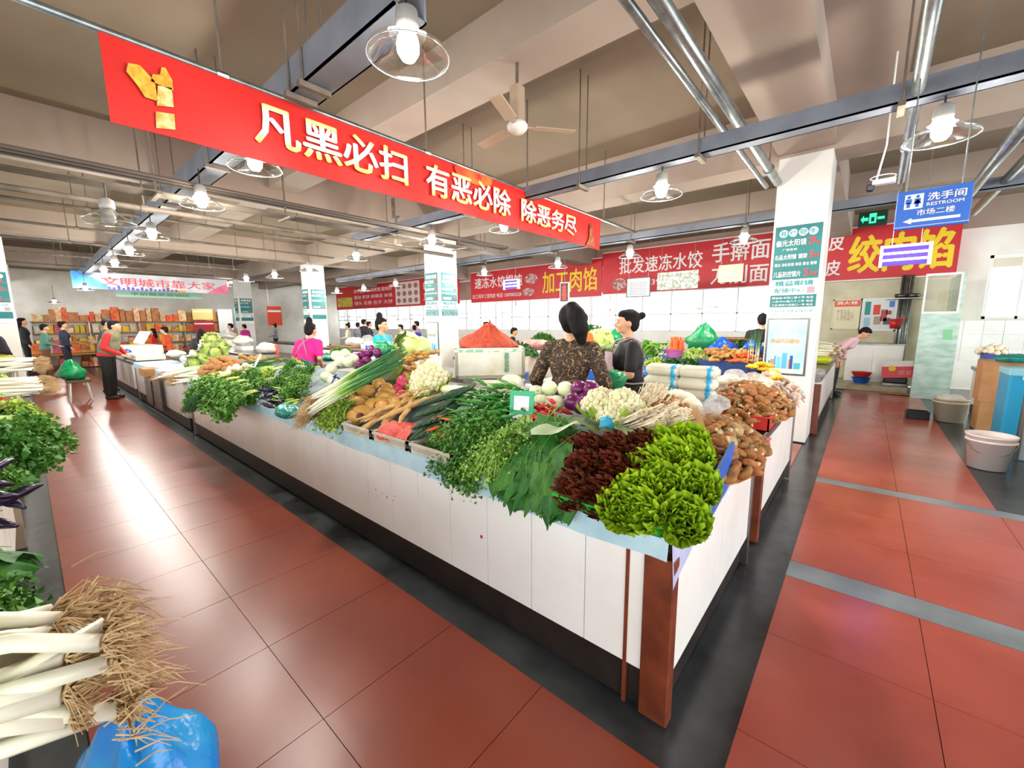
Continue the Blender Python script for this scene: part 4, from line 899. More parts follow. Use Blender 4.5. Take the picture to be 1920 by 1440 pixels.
for i,(px,py,s) in enumerate(((760,733,1.15),(745,742,.9),(772,752,.9),(752,757,.9))):
    mb=MB().blob((0,0,0),.062,.062,.058,20,14,amp=.04); mb.tube([(0,0,-.05),(0,0,-.09)],[.008,.002],6).tube([(0,0,.05),(0,0,.07)],[.012,.008],6)
    o=mb.build('pink_radish',m_rad,None,True,S(px,py)+V3(0,0,.07 if i==0 else .04),(ru(-.4,.4),.5,0)); o.scale=(s,)*3; tag(o,('large round pink radish on top of its group','dark pink radish at the left of the group','pink radish at the right of the group','pink radish lowest in the group')[i],'radish','round pink radishes')
# yams: long thin rods
ym=MB().tube([(0,0,0),(.01,.1,.004),(-.005,.22,0),(.008,.34,.004),(0,.48,0)],[.006,.016,.019,.017,.006],8).mesh('yam',m_yam)
for i in range(16):
    a=S(668+(i%11)*8,822-(i%5)*9-(i//5)*4); b=S(735+i*4,770-(i%5)*3); d=b-a
    o=link('long_yam',ym,None,a+V3(0,0,.02+.016*(i%4)),(.33,ru(-3,3),math.atan2(-d.x,d.y)+ru(-.05,.05)),ru(.85,1.05)); o.rotation_mode='YXZ'; tag(o,'long thin tan yam lying in front of the lotus root','yam','long yams')
rb=MB().grid(lambda u,v:Vector(((u-.5)*.28,v*.2,.05*math.sin(v*3)+.012*noise.noise(Vector((u*9,v*9,0)))*2)),14,10).build('red_net_bag',m_redbag,None,True,S(735,828)+V3(0,-.02,.005),(.35,0,.1)); tag(rb,'flattened red net bag between the yams and the cucumbers','bag')
cm=MB().tube([(0,0,0),(.004,.05,.003),(.012,.17,.012),(.006,.28,.008),(0,.34,0)],[.008,.019,.022,.018,.006],9).mesh('cucumber',m_cuc)
for i in range(24):
    row=i//6; a=S(768+(i%6)*10+row*4,838-(i%6)*3-row*13); b=S(845,785-row*3); d=b-a
    o=link('cucumber',cm,None,a+V3(0,0,.04+.03*row),(.29,ru(-3,3),math.atan2(-d.x,d.y)+ru(-.1,.1)),ru(.72,.85)); o.rotation_mode='YXZ'; tag(o,'dark green cucumber in the pile right of the yams','cucumber','cucumber pile')
crm=MB().tube([(0,0,0),(0,.03,.0),(0,.12,0)],[.012,.014,.002],8).mesh('carrot',m_car); crg=MB()
for k in range(7): crg.tube([(0,0,0),(ru(-.02,.02),-.03,.01),(ru(-.04,.04),-.07,ru(0,.03))],[.002,.0015,.001],4)
crgm=crg.mesh('greens',g_yel)
KP=('baby_carrot','small orange carrot with yellow-green top between cucumbers and parsley','carrot','small carrots by the cucumbers',[('a',crm),('carrot_top',crgm)])
for i in range(26):
    spawn(KP,S(ru(822,868),ru(780,832))+V3(0,0,.03),(ru(-.3,.3),ru(-.5,.5),ru(0,6.28)),1)
# daikon, cut radish
dk=MB().tube([(0,0,0),(0,.03,0),(.005,.18,.004),(.0,.34,0),(0,.42,0)],[.018,.036,.042,.034,.006],12).mesh('daikon',gradY('daikon',[(0,'#c8d27a'),(.15,'#e2e6b0'),(.5,'#eeece0'),(1,'#efeee8')],.4,length=.42))
for i,(ax,ay,bx,by) in enumerate(((828,742,905,742),(790,765,850,752),(845,760,895,752))):
    a=S(ax,ay); b=S(bx,by); d=b-a; o=link('daikon',dk,None,a+V3(0,0,.05),(0,0,math.atan2(-d.x,d.y)),.85); tag(o,('white daikon radish lying right of the cauliflower','pale daikon just above the lotus and cucumber piles','pale daikon pointing at the green chilies')[i],'radish','daikon radishes')
o=MB().blob((0,0,0),.07,.10,.08,20,14,fn=lambda p,d:Vector((p.x,max(p.y,-.02),p.z*(1-.25*d.z)))).build('cut_radish',m_dai,None,True,S(957,735)+V3(0,0,.06)); tag(o,'big white radish with its cut face to the aisle, above the green chilies','radish')
# cauliflower
def cauli(seed,rad,n):
    rr=random.Random(seed); mb=MB()
    for i in range(n):
        k=(i+.5)/n; th=math.acos(1-k*1.05); ph=i*2.4; d=Vector((math.sin(th)*math.cos(ph),math.sin(th)*math.sin(ph),math.cos(th)))
        mb.blob(d*rad*rr.uniform(.86,1.05),rad*.19,rad*.19,rad*.19,8,6,amp=.5,fr=3,seed=i)
    mb.blob((0,0,0),rad*.86,rad*.86,rad*.86,14,8); return mb.mesh('curd',m_cau)
cfl=MB()
for k in range(7): leafsheet(cfl,.10,.035,.01,2,.7,.4,nu=6,nv=5,seed=k,mx=Matrix.Rotation(k*.9,4,'Z')@Matrix.Rotation(.15,4,'X')@Matrix.Translation((0,.04,-.06)))
cflm=cfl.mesh('outer_leaves',g_yel); cu1=cauli(1,.10,70); cu2=cauli(2,.10,70)
FP=('cauliflower','','cauliflower','',[('a',cu1),('outer_leaves',cflm)])
for i,(px,py,s,lab) in enumerate(((805,735,1.35,'large creamy cauliflower right of the pink radishes'),(790,750,.8,'small cauliflower piece just below the large creamy one'),(1128,790,1.0,'left creamy cauliflower of the pair beside the purple onions'),(1168,795,1.0,'right creamy cauliflower of the pair beside the purple onions'),(1148,806,.8,'lowest cauliflower behind the grey-green leaves'),(1245,698,.9,'cauliflower standing in the red basin'))):
    if i<5: spawn(FP,S(px,py)+V3(0,0,.07),(ru(-.3,.1),ru(-.2,.2),r()*6),s,lab,'cauliflowers')
# chilies
ch=MB().tube([(0,0,0),(0,.02,.002),(.006,.08,.006),(-.002,.16,-.004)],[.004,.011,.010,.001],7).mesh('chili',m_chi); chs=MB().tube([(0,-.025,.004),(0,0,0)],[.002,.004],5).mesh('stalk',g_stem)
HP=('green_chili','glossy green chili in the pile behind the green payment card','chili','green chili pile',[('a',ch),('stalk',chs)])
c0=S(930,775)
for i in range(150):
    px=ru(868,1000); py=ru(742,815); 
    if (px-868)<(815-py)*.1: continue
    k=1-((px-935)/75)**2; spawn(HP,S(px,py+4)+V3(0,0,.04+.06*r()*max(0,k)),(ru(-.5,.5),ru(-.5,.5),ru(1.5,5)),ru(.9,1.25))
rc=MB().tube([(0,0,0),(0,.02,.002),(.004,.05,.0),(0,.09,-.002)],[.005,.014,.012,.002],7).mesh('red_chili',m_chr)
RP=('red_chili','glossy red chili in the small heap right of the green payment card','chili','red chili heap',[('a',rc),('stalk',chs)])
for i in range(60):
    spawn(RP,S(ru(1008,1050),ru(778,835))+V3(0,0,.04+.05*r()),(ru(-.6,.6),ru(-.6,.6),ru(0,6.28)),1)
# payment card (code left out)
cp=S(987,800); cp=cp+V3(0,-.05,.03); pc=thing('payment_card','green payment card with a blank white square, standing on the chilies','card',cp+V3(0,0,.02)); pc.rotation_euler=(-.15,0,.35); pc.scale=(1.3,1.3,1.3)
MB().box(-.055,0,0,.055,.004,.125,bev=.002).build('card',mat('card_green','#14a068',.35),pc); MB().box(-.055,-.002,0,.055,0,.022).build('white_foot',m_signw,pc); MB().box(-.034,-.002,.04,.034,0,.102).build('white_square',m_signw,pc)
# onions
on=MB().lathe([(.001,-.042),(.02,-.039),(.037,-.022),(.044,.0),(.038,.022),(.022,.036),(.008,.042),(.004,.046),(.001,.047)],16).mesh('onion',m_oni); onp=on.copy(); onp.materials.clear(); onp.materials.append(m_onp)
for i,(px,py,dz) in enumerate(((1005,754,.06),(1030,752,.08),(1060,754,.08),(1013,770,.05),(1043,772,.05),(1030,766,.03),(1072,765,.03))):
    o=link('white_onion',on,None,S(px,py)+V3(0,0,dz),(ru(-.5,.5),ru(-.5,.5),0),1.15); tag(o,'smooth pale white onion in the group left of the purple onions','onion','white onions by the leopard-print woman')
for i,(px,py,dz) in enumerate(((1086,754,.08),(1108,756,.08),(1073,776,.07),(1096,768,.05),(1090,777,.05))):
    o=link('purple_onion',onp,None,S(px,py)+V3(0,0,dz),(ru(-.5,.5),ru(-.5,.5),0),1.2); tag(o,'shiny purple onion in the group beside the creamy cauliflower','onion','purple onions by the cauliflower')
for i,(px,py,dz) in enumerate(((622,703,.06),(640,695,.1),(655,697,.1),(632,688,.12),(648,685,.12),(612,712,.03),(625,718,.02),(665,692,.1))):
    o=link('white_onion',on,None,S(px,py)+V3(0,0,dz),(ru(-.5,.5),ru(-.5,.5),0),1.3); tag(o,'white onion in the row behind the large spring onion bundle','onion','white onions behind the spring onions')
for i,(px,py,dz) in enumerate(((668,690,.1),(680,684,.1),(692,680,.1),(700,678,.12),(710,680,.1),(688,686,.05),(675,694,.05))):
    o=link('purple_onion',onp,None,S(px,py)+V3(0,0,dz),(ru(-.5,.5),ru(-.5,.5),0),1.2); tag(o,'purple onion behind the green tips of the spring onions','onion','purple onions behind the spring onions')
bag(S(722,672)+V3(0,0,.03),.34,.2,.16,m_greenbag,'green net bag at the tips of the large spring onion bundle',5,knot=False)
# ---- mushrooms
cap=MB().lathe([(.001,.018),(.016,.0165),(.028,.010),(.034,.0),(.031,-.008)],14).lathe([(.031,-.008),(.02,-.004),(.001,-.002)],14,mi=1).mesh('cap',[m_shc,m_shg]); stm=MB().tube([(0,0,-.005),(.004,0,-.03)],[.008,.007],7).mesh('stem',m_shg)
def shiit(lab,grp): return ('shiitake_mushroom',lab,'mushroom',grp,[('a',cap),('stem',stm)])
def scatter(n,poly_fn,d):
    pts=[]; tries=0
    while len(pts)<n and tries<n*60:
        tries+=1; p=poly_fn()
        if all((p-q).length>d for q in pts): pts.append(p)
    return pts
def mound(cx,cy,rx,ry,z0,h,pw=2):
    def f():
        while True:
            x,y=ru(-1,1),ru(-1,1)
            if x*x+y*y<1: return Vector((cx+x*rx,cy+y*ry,z0+h*(1-(x*x+y*y)**(pw/2))))
    return f
def moundcore(cx,cy,rx,ry,z0,h,m,lab,cat='mushroom',name='mushroom_heap'):
    mb=MB(); mb.grid(lambda u,v:Vector((cx+math.cos(v*2*PI)*rx*u,cy+math.sin(v*2*PI)*ry*u,z0+(h)*(1-u*u)-.02)),5,20); o=mb.build(name,m,None,True); tag(o,lab,cat,kind='stuff'); return o
P1=shiit('brown shiitake mushroom in the nearer heap, beside the yellow-green lettuce','nearer shiitake heap')
moundcore(-.60,2.36,.27,.52,.83,.17,m_shc,'mushrooms buried inside the nearer brown heap')
for p in scatter(170,mound(-.60,2.36,.27,.52,.84,.17),.036):
    fl=r()<.4; spawn(P1,p,(ru(-.6,.5)+(2.3 if fl else 0),ru(-.4,.4),ru(0,6.28)),ru(1.05,1.4))
P2=shiit('brown shiitake mushroom in the second heap, behind the nearer one','second shiitake heap')
moundcore(-.66,3.66,.30,.52,.86,.20,m_shc,'mushrooms buried inside the second brown heap')
for p in scatter(190,mound(-.66,3.66,.30,.52,.86,.20),.035):
    fl=r()<.3; spawn(P2,p,(ru(-.6,.5)+(2.3 if fl else 0),ru(-.4,.4),ru(0,6.28)),ru(.95,1.3))
oy=MB().lathe([(.001,.0),(.02,.008),(.035,.006),(.045,-.004),(.03,-.006),(.008,-.02),(.006,-.05)],12).mesh('oyster',mat('oyster_mushroom','#c9a898',.6,'#e0cbb8',12,rand=.15))
for p in scatter(70,mound(-.62,4.45,.24,.32,.84,.22),.04):
    o=link('oyster_mushroom',oy,None,p,(ru(-.8,.8),ru(-.8,.8),ru(0,6)),1.1); tag(o,'pinkish grey oyster mushroom in the heap in front of the column poster','mushroom','oyster mushrooms by the column')
moundcore(-.62,4.45,.22,.30,.80,.2,oy.materials[0],'oyster mushrooms buried in the pinkish heap')
# white button/portobello on top, king oyster bundles
wm=MB().lathe([(.001,.03),(.03,.026),(.05,.012),(.055,-.004),(.04,-.014),(.016,-.016),(.014,-.05),(.001,-.052)],16).mesh('big_mushroom',mat('portobello_cap','#caa070',.55,'#dcb98e',6)); wm2=wm.copy(); wm2.materials.clear(); wm2.materials.append(m_mush)
for i,(px,py,z,m_,s,rot) in enumerate(((1257,758,1.05,wm,1.1,(.9,.1,0)),(1297,762,1.04,wm2,1.15,(.7,.4,0)),(1268,742,1.06,wm2,1.2,(.4,0,0)),(1285,748,1.05,wm2,1.3,(.3,.3,0)),(1245,748,1.05,wm2,1.1,(.3,-.3,0)),(1275,790,1.0,wm,.9,(.5,.2,0)),(1285,805,.98,wm,1,(.5,.2,0)),(1228,752,1.04,wm2,1.0,(.2,-.6,0)),(1260,770,1.02,wm2,1,(0,0,0)),(1215,755,1.02,wm2,.9,(.2,-.6,0)))):
    o=link('large_mushroom',m_,None,onz(px,py,z),rot,s); tag(o,('tan-capped large mushroom standing on top of the white mushrooms','white underside-up mushroom right of the tan-capped one')[i] if i<2 else 'big pale mushroom in the heap behind the cardboard price sign','mushroom','big pale mushrooms')
moundcore(-.93,2.5,.2,.36,.80,.17,m_mush,'pale mushrooms packed under the big ones behind the cardboard sign')
def thinstems(n,L,w,m1,m2,capr,seed,name):
    rr=random.Random(seed); st=MB(); cp_=MB()
    for i in range(n):
        x=rr.uniform(-w,w); z=rr.uniform(0,w); a=rr.uniform(-.2,.2); e=Vector((x+a*L,L*rr.uniform(.85,1),z+.03))
        st.tube([(x*.6,0,z*.6),(x+a*L*.4,L*.5,z+.01),e],.0028,4); cp_.blob(e,capr,capr,capr*.7,6,4)
    return (st.mesh('stems',m1),cp_.mesh('caps',m2))
enk=thinstems(70,.15,.05,m_mush,m_mush,.005,1,'e'); shm=thinstems(45,.10,.06,m_mush,m_shim,.012,2,'s')
def stems_thing(ms,loc,rot,name,lab,grp,s=1):
    t=thing(name,lab,'mushroom',loc,0,grp); t.rotation_euler=rot; t.scale=(s,)*3; link('stems',ms[0],t); o=link('caps',ms[1],t); o['kind']='stuff'; t.children[0]['kind']='stuff'
for i,(px,py,rz_) in enumerate(((1195,775,-.4),(1205,765,-.3),(1190,790,-.5),(1215,780,-.2),(1222,765,-.1))): stems_thing(enk,onz(px,py,1.0),(.5,0,rz_),'enoki_bundle','bundle of thin white enoki stems right of the cauliflower pair','enoki left of the brown clusters',1.1)
for i,(px,py) in enumerate(((1235,780),(1250,790),(1240,795),(1225,795),(1255,775),(1265,795))): stems_thing(shm,onz(px,py,.98),(1.2,ru(-.4,.4),ru(-.5,.5)),'shimeji_cluster','cluster of small brown shimeji caps in front of the tan mushroom','brown shimeji clusters',1)
for i,(px,py) in enumerate(((1170,812),(1190,808),(1210,815),(1225,822),(1185,820),(1200,825),(1215,805),(1232,812))): stems_thing(enk,S(px,py)+V3(0,0,.04),(.2,ru(-.4,.4),ru(-1.9,-1.2)),'enoki_bundle','white enoki heaped in the bag behind the dark red lettuce','enoki in the cyan-edged bag',1)
o=MB().grid(lambda u,v:Vector(((u-.5)*.2,(v-.5)*.13,.02*math.sin(u*8)+.03*math.sin(v*6))),10,8).build('cyan_film',m_cyan,None,True,S(1160,812)+V3(0,0,.055),(.6,.2,.6)); tag(o,'cyan plastic film folded beside the white enoki','film')
for i,(px,py,s) in enumerate(((1255,815,1),(1268,825,.8),(1330,775,1.2),(1315,790,1.3),(1345,762,1.2))):
    z=.97; bag(onz(px,py,z)-V3(0,0,.03),.13*s,.12*s,.1*s,m_bag,('clear plastic bag of white stems behind the green lettuce','small clear bag with a blue print by the lettuce','clear shiny bag right of the cardboard sign','lower clear shiny bag beside the cardboard sign','clear bag touching the white rice packs')[i],i+3,knot=False,grp='clear film bags')
# cardboard price sign
cs=onz(1302,800,1.05); o=MB().box(-.045,-.003,-.09,.045,.003,.09).build('cardboard_sign',mat('cardboard','#c79c70',.7,'#bb8e62',20),None,False,cs,(-.5,-.38,.3)); tag(o,'blank brown cardboard price sign stuck among the mushrooms','sign')
for k in range(3): MB().box(-.025,-.004,.03-k*.035,.02,-.003,.033-k*.035).build('pen_stroke',m_brown,o)
# ---- packs of rice cake, blue bands
pk=MB().box(-.10,-.055,-.03,.10,.055,.03,bev=.02).mesh('pack',m_noodle); pf=MB().box(-.103,-.058,-.032,.103,.058,.032,bev=.02).mesh('film',m_bag); pb=MB().box(.045,-.0595,-.0335,.085,.0595,.0335,bev=.015).mesh('blue_band',m_cyan)
PKP=('rice_cake_pack','','pack','',[('a',pk),('film',pf),('blue_band',pb)])
base=onz(1335,762,.86)
for k in range(5):
    for j in range(2):
        p=Vector((-1.16+j*.25,3.12+k*.02,.84+k*.085)); spawn(PKP,p,(0,0,ru(-.08,.08)),1.35,'white rice cake pack with blue band, %s layer of the %s stack'%(('bottom','second','third','fourth','top')[k],('left','right')[j]),'stacked rice cake packs')
for i in range(8):
    p=Vector((-.98+ (i%3)*.17,3.25+.33+(i//3)*.16,.84+.07*(i%2)+.12*(i//3>0))); bag(p,.18,.14,.12,m_bag,'clear shiny bag of white noodles behind the rice cake stack',i+9,knot=False,grp='clear noodle bags')
for i in range(10):
    p=Vector((-1.05+(i%4)*.15,3.75+(i//4)*.2,1.02+.02*(i%2))); o=link('enoki_pack',MB().box(-.05,-.06,-.02,.05,.06,.02,bev=.012).mesh('pk',m_mush) if i==0 else o.data,None,p,(0,ru(-.2,.2),ru(-.4,.4)),1.2); tag(o,'white vacuum pack of mushrooms behind the clear noodle bags','pack','white mushroom packs')
bx=thing('low_support_box','grey box under the white mushroom packs','box',(-1.2,3.6,.78)); MB().box(0,0,0,.55,.75,.2,bev=.01).build('box_body',m_crate,bx)
yf=MB()
for k in range(14): 
    a=k*2.4; yf.tube([(0,0,0),(math.cos(a)*.03,math.sin(a)*.03,.02),(math.cos(a)*.05,math.sin(a)*.05,.01)],[.012,.016,.008],6)
yfm=yf.mesh('yellow',m_yell)
for i,(px,py,z) in enumerate(((1410,690,1.1),(1425,685,1.12),(1440,688,1.1),(1450,700,1.06),(1455,712,1.04),(1432,695,1.07))):
    o=link('yellow_vegetable',yfm,None,onz(px,py,z),(ru(-.5,.5),0,r()*6),1.1); tag(o,'bright yellow knobbly vegetable beside the column poster','vegetable','yellow vegetables by the poster')
# ================================================================ people
m_skin=mat('skin','#d2a07c',.5,'#c79470',9,sss=0); m_hair=mat('black_hair','#0d0a0a',.75,'#1c1614',30,spec=.2,bump=.3,stretch=(1,1,.25)); m_eye=mat('eye_dark','#1a1210',.3); m_lip=mat('lips','#a8584c',.5)
def leopard():
    m=bpy.data.materials.new('leopard_print'); m.use_nodes=True; N=m.node_tree.nodes; L=m.node_tree.links; b=N['Principled BSDF']; b.inputs['Roughness'].default_value=.75
    tc=N.new('ShaderNodeTexCoord'); n=N.new('ShaderNodeTexNoise'); n.inputs['Scale'].default_value=14; L.new(tc.outputs['Object'],n.inputs[0])
    mx=N.new('ShaderNodeMixRGB'); mx.inputs[0].default_value=.12; L.new(tc.outputs['Object'],mx.inputs[1]); L.new(n.outputs[1],mx.inputs[2])
    v=N.new('ShaderNodeTexVoronoi'); v.feature='F1'; v.inputs['Scale'].default_value=52; L.new(mx.outputs[0],v.inputs[0])
    r=N.new('ShaderNodeValToRGB'); e=r.color_ramp.elements; e[0].position=0; e[0].color=(*hexc('#6a4a2a'),1); e[1].position=1; e[1].color=(*hexc('#a88252'),1)
    for p,c in ((.30,'#4c331c'),(.34,'#1c120c'),(.62,'#20150d'),(.68,'#7a5a34')): x=e.new(p); x.color=(*hexc(c),1)
    L.new(v.outputs[0],r.inputs[0]); L.new(r.outputs[0],b.inputs['Base Color']); return m
m_leo=leopard()
def remesh(mb,name,mats,vox,smooth=3):
    me=mb.mesh(name+'_raw',mats,False); o=bpy.data.objects.new(name+'_tmp',me); COL.objects.link(o)
    a=o.modifiers.new('r','REMESH'); a.mode='VOXEL'; a.voxel_size=vox; a.use_smooth_shade=True
    s=o.modifiers.new('s','SMOOTH'); s.iterations=smooth; s.factor=.5
    dg=bpy.context.evaluated_depsgraph_get(); out=bpy.data.meshes.new_from_object(o.evaluated_get(dg)); out.name=name
    COL.objects.unlink(o); bpy.data.objects.remove(o); bpy.data.meshes.remove(me)
    out.materials.clear()
    for m in (mats if isinstance(mats,(list,tuple)) else [mats]): out.materials.append(m)
    out.polygons.foreach_set('use_smooth',[True]*len(out.polygons)); out.polygons.foreach_set('material_index',[0]*len(out.polygons)); return out
def cap_(mb,a,ra,b,rb_,n=10,flat=1):
    a=Vector(a); b=Vector(b); d=b-a; l=max(d.length,1e-4); q=d.to_track_quat('Z','Y').to_matrix().to_4x4(); mx=Matrix.Translation(a)@q
    pr=[(ra*math.sin(t),-ra*math.cos(t)) for t in (.02,.5,1.0,PI/2)]+[(rb_*math.cos(t),l+rb_*math.sin(t)) for t in (0,.5,1.0,PI/2-.02)]
    mb.lathe(pr,n,0,mx)
def person(label,loc,face,H=1.62,top='#222',top2=None,bottom='#1a1a22',sleeve='long',arms='work',hair='bun',bend=0,head=(0,0),vox=.014,topm=None,apron=None,grp=None,extras=(),legs=True,fat=1.0,sex='f'):
    """face: angle (degrees) of the facing direction, 0=+y, 90=-x"""
    s=H/1.70; t=thing('person',label,'person',loc,math.radians(face),grp); t.scale=(s,s,s)
    B=math.radians(bend); piv=Vector((0,0,.95)); RB=Matrix.Rotation(-B,3,'X')
    def up(p):
        p=Vector(p); return piv+RB@(p-piv)
    hy,hp=math.radians(head[0]),math.radians(head[1]); nk=Vector((0,.005,1.50)); RH=Matrix.Rotation(hy,3,'Z')@Matrix.Rotation(-hp,3,'X')
    def hd(p): return up(nk+RH@(Vector(p)-nk))
    def hmx(c,rx,ry,rz_):
        m=(RB@RH).to_4x4(); return Matrix.Translation(hd(c))@m
    def ell(mb,c,rx,ry,rz_,f='u',g=0):
        m=Matrix.Translation(hd(c) if f=='h' else up(c))@((RB@RH) if f=='h' else RB).to_4x4() if f!='l' else Matrix.Translation(Vector(c))
        mb.blob((0,0,0),rx+g,ry+g,rz_+g,14,10,mx=m)
    f=fat
    ap={'down':((.235,-.02,1.14),(.245,.06,.92)),'work':((.235,.02,1.13),(.13,.27,1.06)),'fold':((.24,.04,1.14),(-.03,.20,1.13)),'reach':((.24,.12,1.2),(.16,.38,1.12)),'low':((.22,.03,1.12),(.16,.2,.9)),'akimbo':((.285,.0,1.13),(.30,.15,.93)),'up':((.23,.1,1.2),(.08,.19,1.40))}
    def armpts(sd):
        a=arms if isinstance(arms,str) else arms[0 if sd<0 else 1]; e,w=ap[a]
        return up((sd*.18*f,0,1.385)),up((sd*e[0]*f,e[1],e[2])),up((sd*w[0],w[1],w[2]))
    body=MB(); ttop=MB(); tbot=MB(); tops=.012
    for mb,g in ((body,0),(ttop,tops)):
        ell(mb,(0,0,1.08),.14*f,.105*f,.16,'u',g); ell(mb,(0,.005,1.26),.158*f,.11*f,.17,'u',g); ell(mb,(0,0,.96),.165*f,.12*f,.12,'u' if g else 'l',g)
        if sex=='f': ell(mb,(.065,.075,1.255),.06,.055,.055,'u',g); ell(mb,(-.065,.075,1.255),.06,.055,.055,'u',g)
        cap_(mb,up((-.155*f,-.005,1.385)),.052+g,up((.155*f,-.005,1.385)),.052+g); cap_(mb,up((-.07,0,1.40)),.055+g,up((.07,0,1.40)),.055+g)
    ell(body,(0,0,.93),.16*f,.115*f,.11,'l')
    cap_(body,up((0,-.005,1.39)),.052,hd((0,.005,1.53)),.048)
    ell(body,(0,.012,1.612),.073,.092,.098,'h'); ell(body,(0,.03,1.555),.055,.068,.062,'h'); ell(body,(0,.115,1.585),.013,.02,.022,'h'); ell(body,(0,.09,1.517),.026,.02,.018,'h'); ell(body,(0,.098,1.545),.024,.012,.010,'h')
    for sd in (-1,1):
        ell(body,(sd*.076,.005,1.588),.012,.02,.03,'h'); ell(body,(sd*.035,.08,1.575),.025,.022,.025,'h')
        sh,el,wr=armpts(sd); cap_(body,sh,.05,el,.038); cap_(body,el,.038,wr,.026)
        d=(wr-el).normalized(); cap_(body,wr,.026,wr+d*.07,.034)
        sidev=Vector((1,0,0)) if abs(d.x)<.8 else Vector((0,0,1)); sidev=(sidev-d*sidev.dot(d)).normalized(); nv=d.cross(sidev)
        if vox<.02:
            for k in range(4):
                b0=wr+d*.085+sidev*(k-1.5)*.019; L_=(.062,.072,.068,.05)[k]; b1=b0+d*L_*.55-nv*.006*sd; b2=b1+d*L_*.3-nv*.03*sd
                cap_(body,b0,.0105,b1,.0095,8); cap_(body,b1,.0095,b2,.0085,8)
            b0=wr+d*.03-sidev*.028*sd; cap_(body,b0,.012,b0+d*.045-sidev*.028*sd,.0095,8)
        else: cap_(body,wr+d*.07,.03,wr+d*.14-nv*.02,.02)
        cap_(ttop,sh,.05+tops,el if sleeve=='long' else sh+(el-sh)*.75,.042+tops+.006)
        if sleeve=='long': cap_(ttop,el,.04+tops,wr-(wr-el)*.06,.03+tops)
        if legs:
            a,k_,n_=Vector((sd*.085*f,0,.90)),Vector((sd*.095,.02,.50)),Vector((sd*.10,-.01,.08))
            for mb,g in ((body,0),(tbot,.012)):
                cap_(mb,a,.085*f+g,k_,.058+g); cap_(mb,k_,.058+g,n_ if not g else n_+Vector((0,0,.02)),.040+g*1.6)
            cap_(body,n_,.04,n_+Vector((0,.0,-.03)),.04); cap_(body,n_+Vector((0,-.02,-.04)),.036,n_+Vector((sd*.01,.13,-.045)),.032)
    ell(tbot,(0,0,.93),.165*f,.12*f,.10,'l',.010)
    # head and limbs are one body mesh
    bo_=link('body',remesh(body,'body',m_skin,vox),t)
    tm=topm or mat('top'+top,top,.75,top2 or top,9,rand=0); link('shirt',remesh(ttop,'shirt',tm,vox*1.15),t)
    if legs:
        link('trousers',remesh(tbot,'trousers',mat('bot'+bottom,bottom,.8),vox*1.15),t)
        sh_=MB()
        for sd in (-1,1): cap_(sh_,(sd*.10,-.035,.04),.045,(sd*.11,.13,.035),.04)
        q=[v for v in sh_.v]; sh_.v=[(x,y,max(z,.0)) for x,y,z in q]; sh_.build('shoes',mat('shoe_dark','#2a2624',.5),t,True)
    ey=MB()
    for sd in (-1,1): ey.blob((0,0,0),.012,.006,.006,8,6,mx=Matrix.Translation(hd((sd*.03,.097,1.605)))@(RB@RH).to_4x4())
    ey.build('eyes',m_eye,bo_,True)
    bw=MB()
    for sd in (-1,1): bw.box(-.02,-.003,-.003,.02,.004,.004,mx=Matrix.Translation(hd((sd*.032,.101,1.628)))@(RB@RH).to_4x4())
    bw.build('eyebrows',m_hair,bo_)
    # hair
    hm=MB()
    if hair!='cap':
        ell(hm,(0,-.014,1.632),.083,.098,.094,'h'); ell(hm,(0,-.045,1.585),.076,.06,.075,'h'); ell(hm,(0,.035,1.675),.064,.062,.045,'h')
        if hair=='bun': ell(hm,(0,-.06,1.735),.045,.045,.045,'h'); ell(hm,(0,-.04,1.71),.05,.05,.03,'h')
        if hair=='topbun': ell(hm,(0,-.02,1.755),.052,.052,.06,'h'); ell(hm,(0,-.02,1.70),.06,.06,.04,'h')
        if hair=='backbun': ell(hm,(0,-.125,1.66),.036,.036,.036,'h'); ell(hm,(0,-.09,1.65),.03,.04,.03,'h')
        if hair=='pony':
            ell(hm,(0,-.03,1.64),.098,.105,.105,'h'); cap_(hm,hd((.02,-.07,1.70)),.06,hd((.06,-.12,1.66)),.07); cap_(hm,hd((.06,-.125,1.66)),.072,hd((.09,-.13,1.56)),.07); cap_(hm,hd((.09,-.13,1.56)),.07,hd((.10,-.11,1.47)),.04)
        if hair=='long':
            for x in (-.05,0,.05): cap_(hm,hd((x,-.04,1.60)),.05,hd((x*1.2,-.075,1.33)),.045)
    else:
        ell(hm,(0,-.02,1.605),.080,.09,.075,'h'); 
        cp_=MB(); cp_.lathe([(.09,.0),(.092,.03),(.075,.07),(.03,.088),(.001,.09)],16,mx=Matrix.Translation(hd((0,0,1.635)))@(RB@RH).to_4x4()); cp_.box(-.06,.06,-.002,.06,.155,.01,mx=Matrix.Translation(hd((0,0,1.635)))@(RB@RH).to_4x4(),bev=.02)
        cp_.build('cap',mat('cap_dark','#1d2026',.7),t,True)
    link('hair',remesh(hm,'hair',m_hair,max(vox,.012),1),t)
    if apron:
        am=mat('apron'+apron,apron,.8); ab=MB()
        def fa(u,v):
            x=(u-.5)*(.34 if v<.55 else .24)*f*1.1; z=.62+v*.72
            return up((x,.125*f+.045*(1-(2*u-1)**2)+(.01 if v<.5 else .015),z)) if z>.95 else Vector((x,.13*f+.05*(1-(2*u-1)**2),z))
        ab.grid(fa,8,10); af=ab.build('apron',am,t,True)
        for sd in (-1,1):
            st=[up((sd*.10,.15,1.32)),up((sd*.12,.10,1.43)),up((sd*.09,-.02,1.46)),up((sd*.05,-.10,1.42)),up((-sd*.04,-.135,1.28)),up((-sd*.12,-.10,1.10))]
            MB().tube(st,.009,5,flat=1).build('apron_strap',am,af,True)
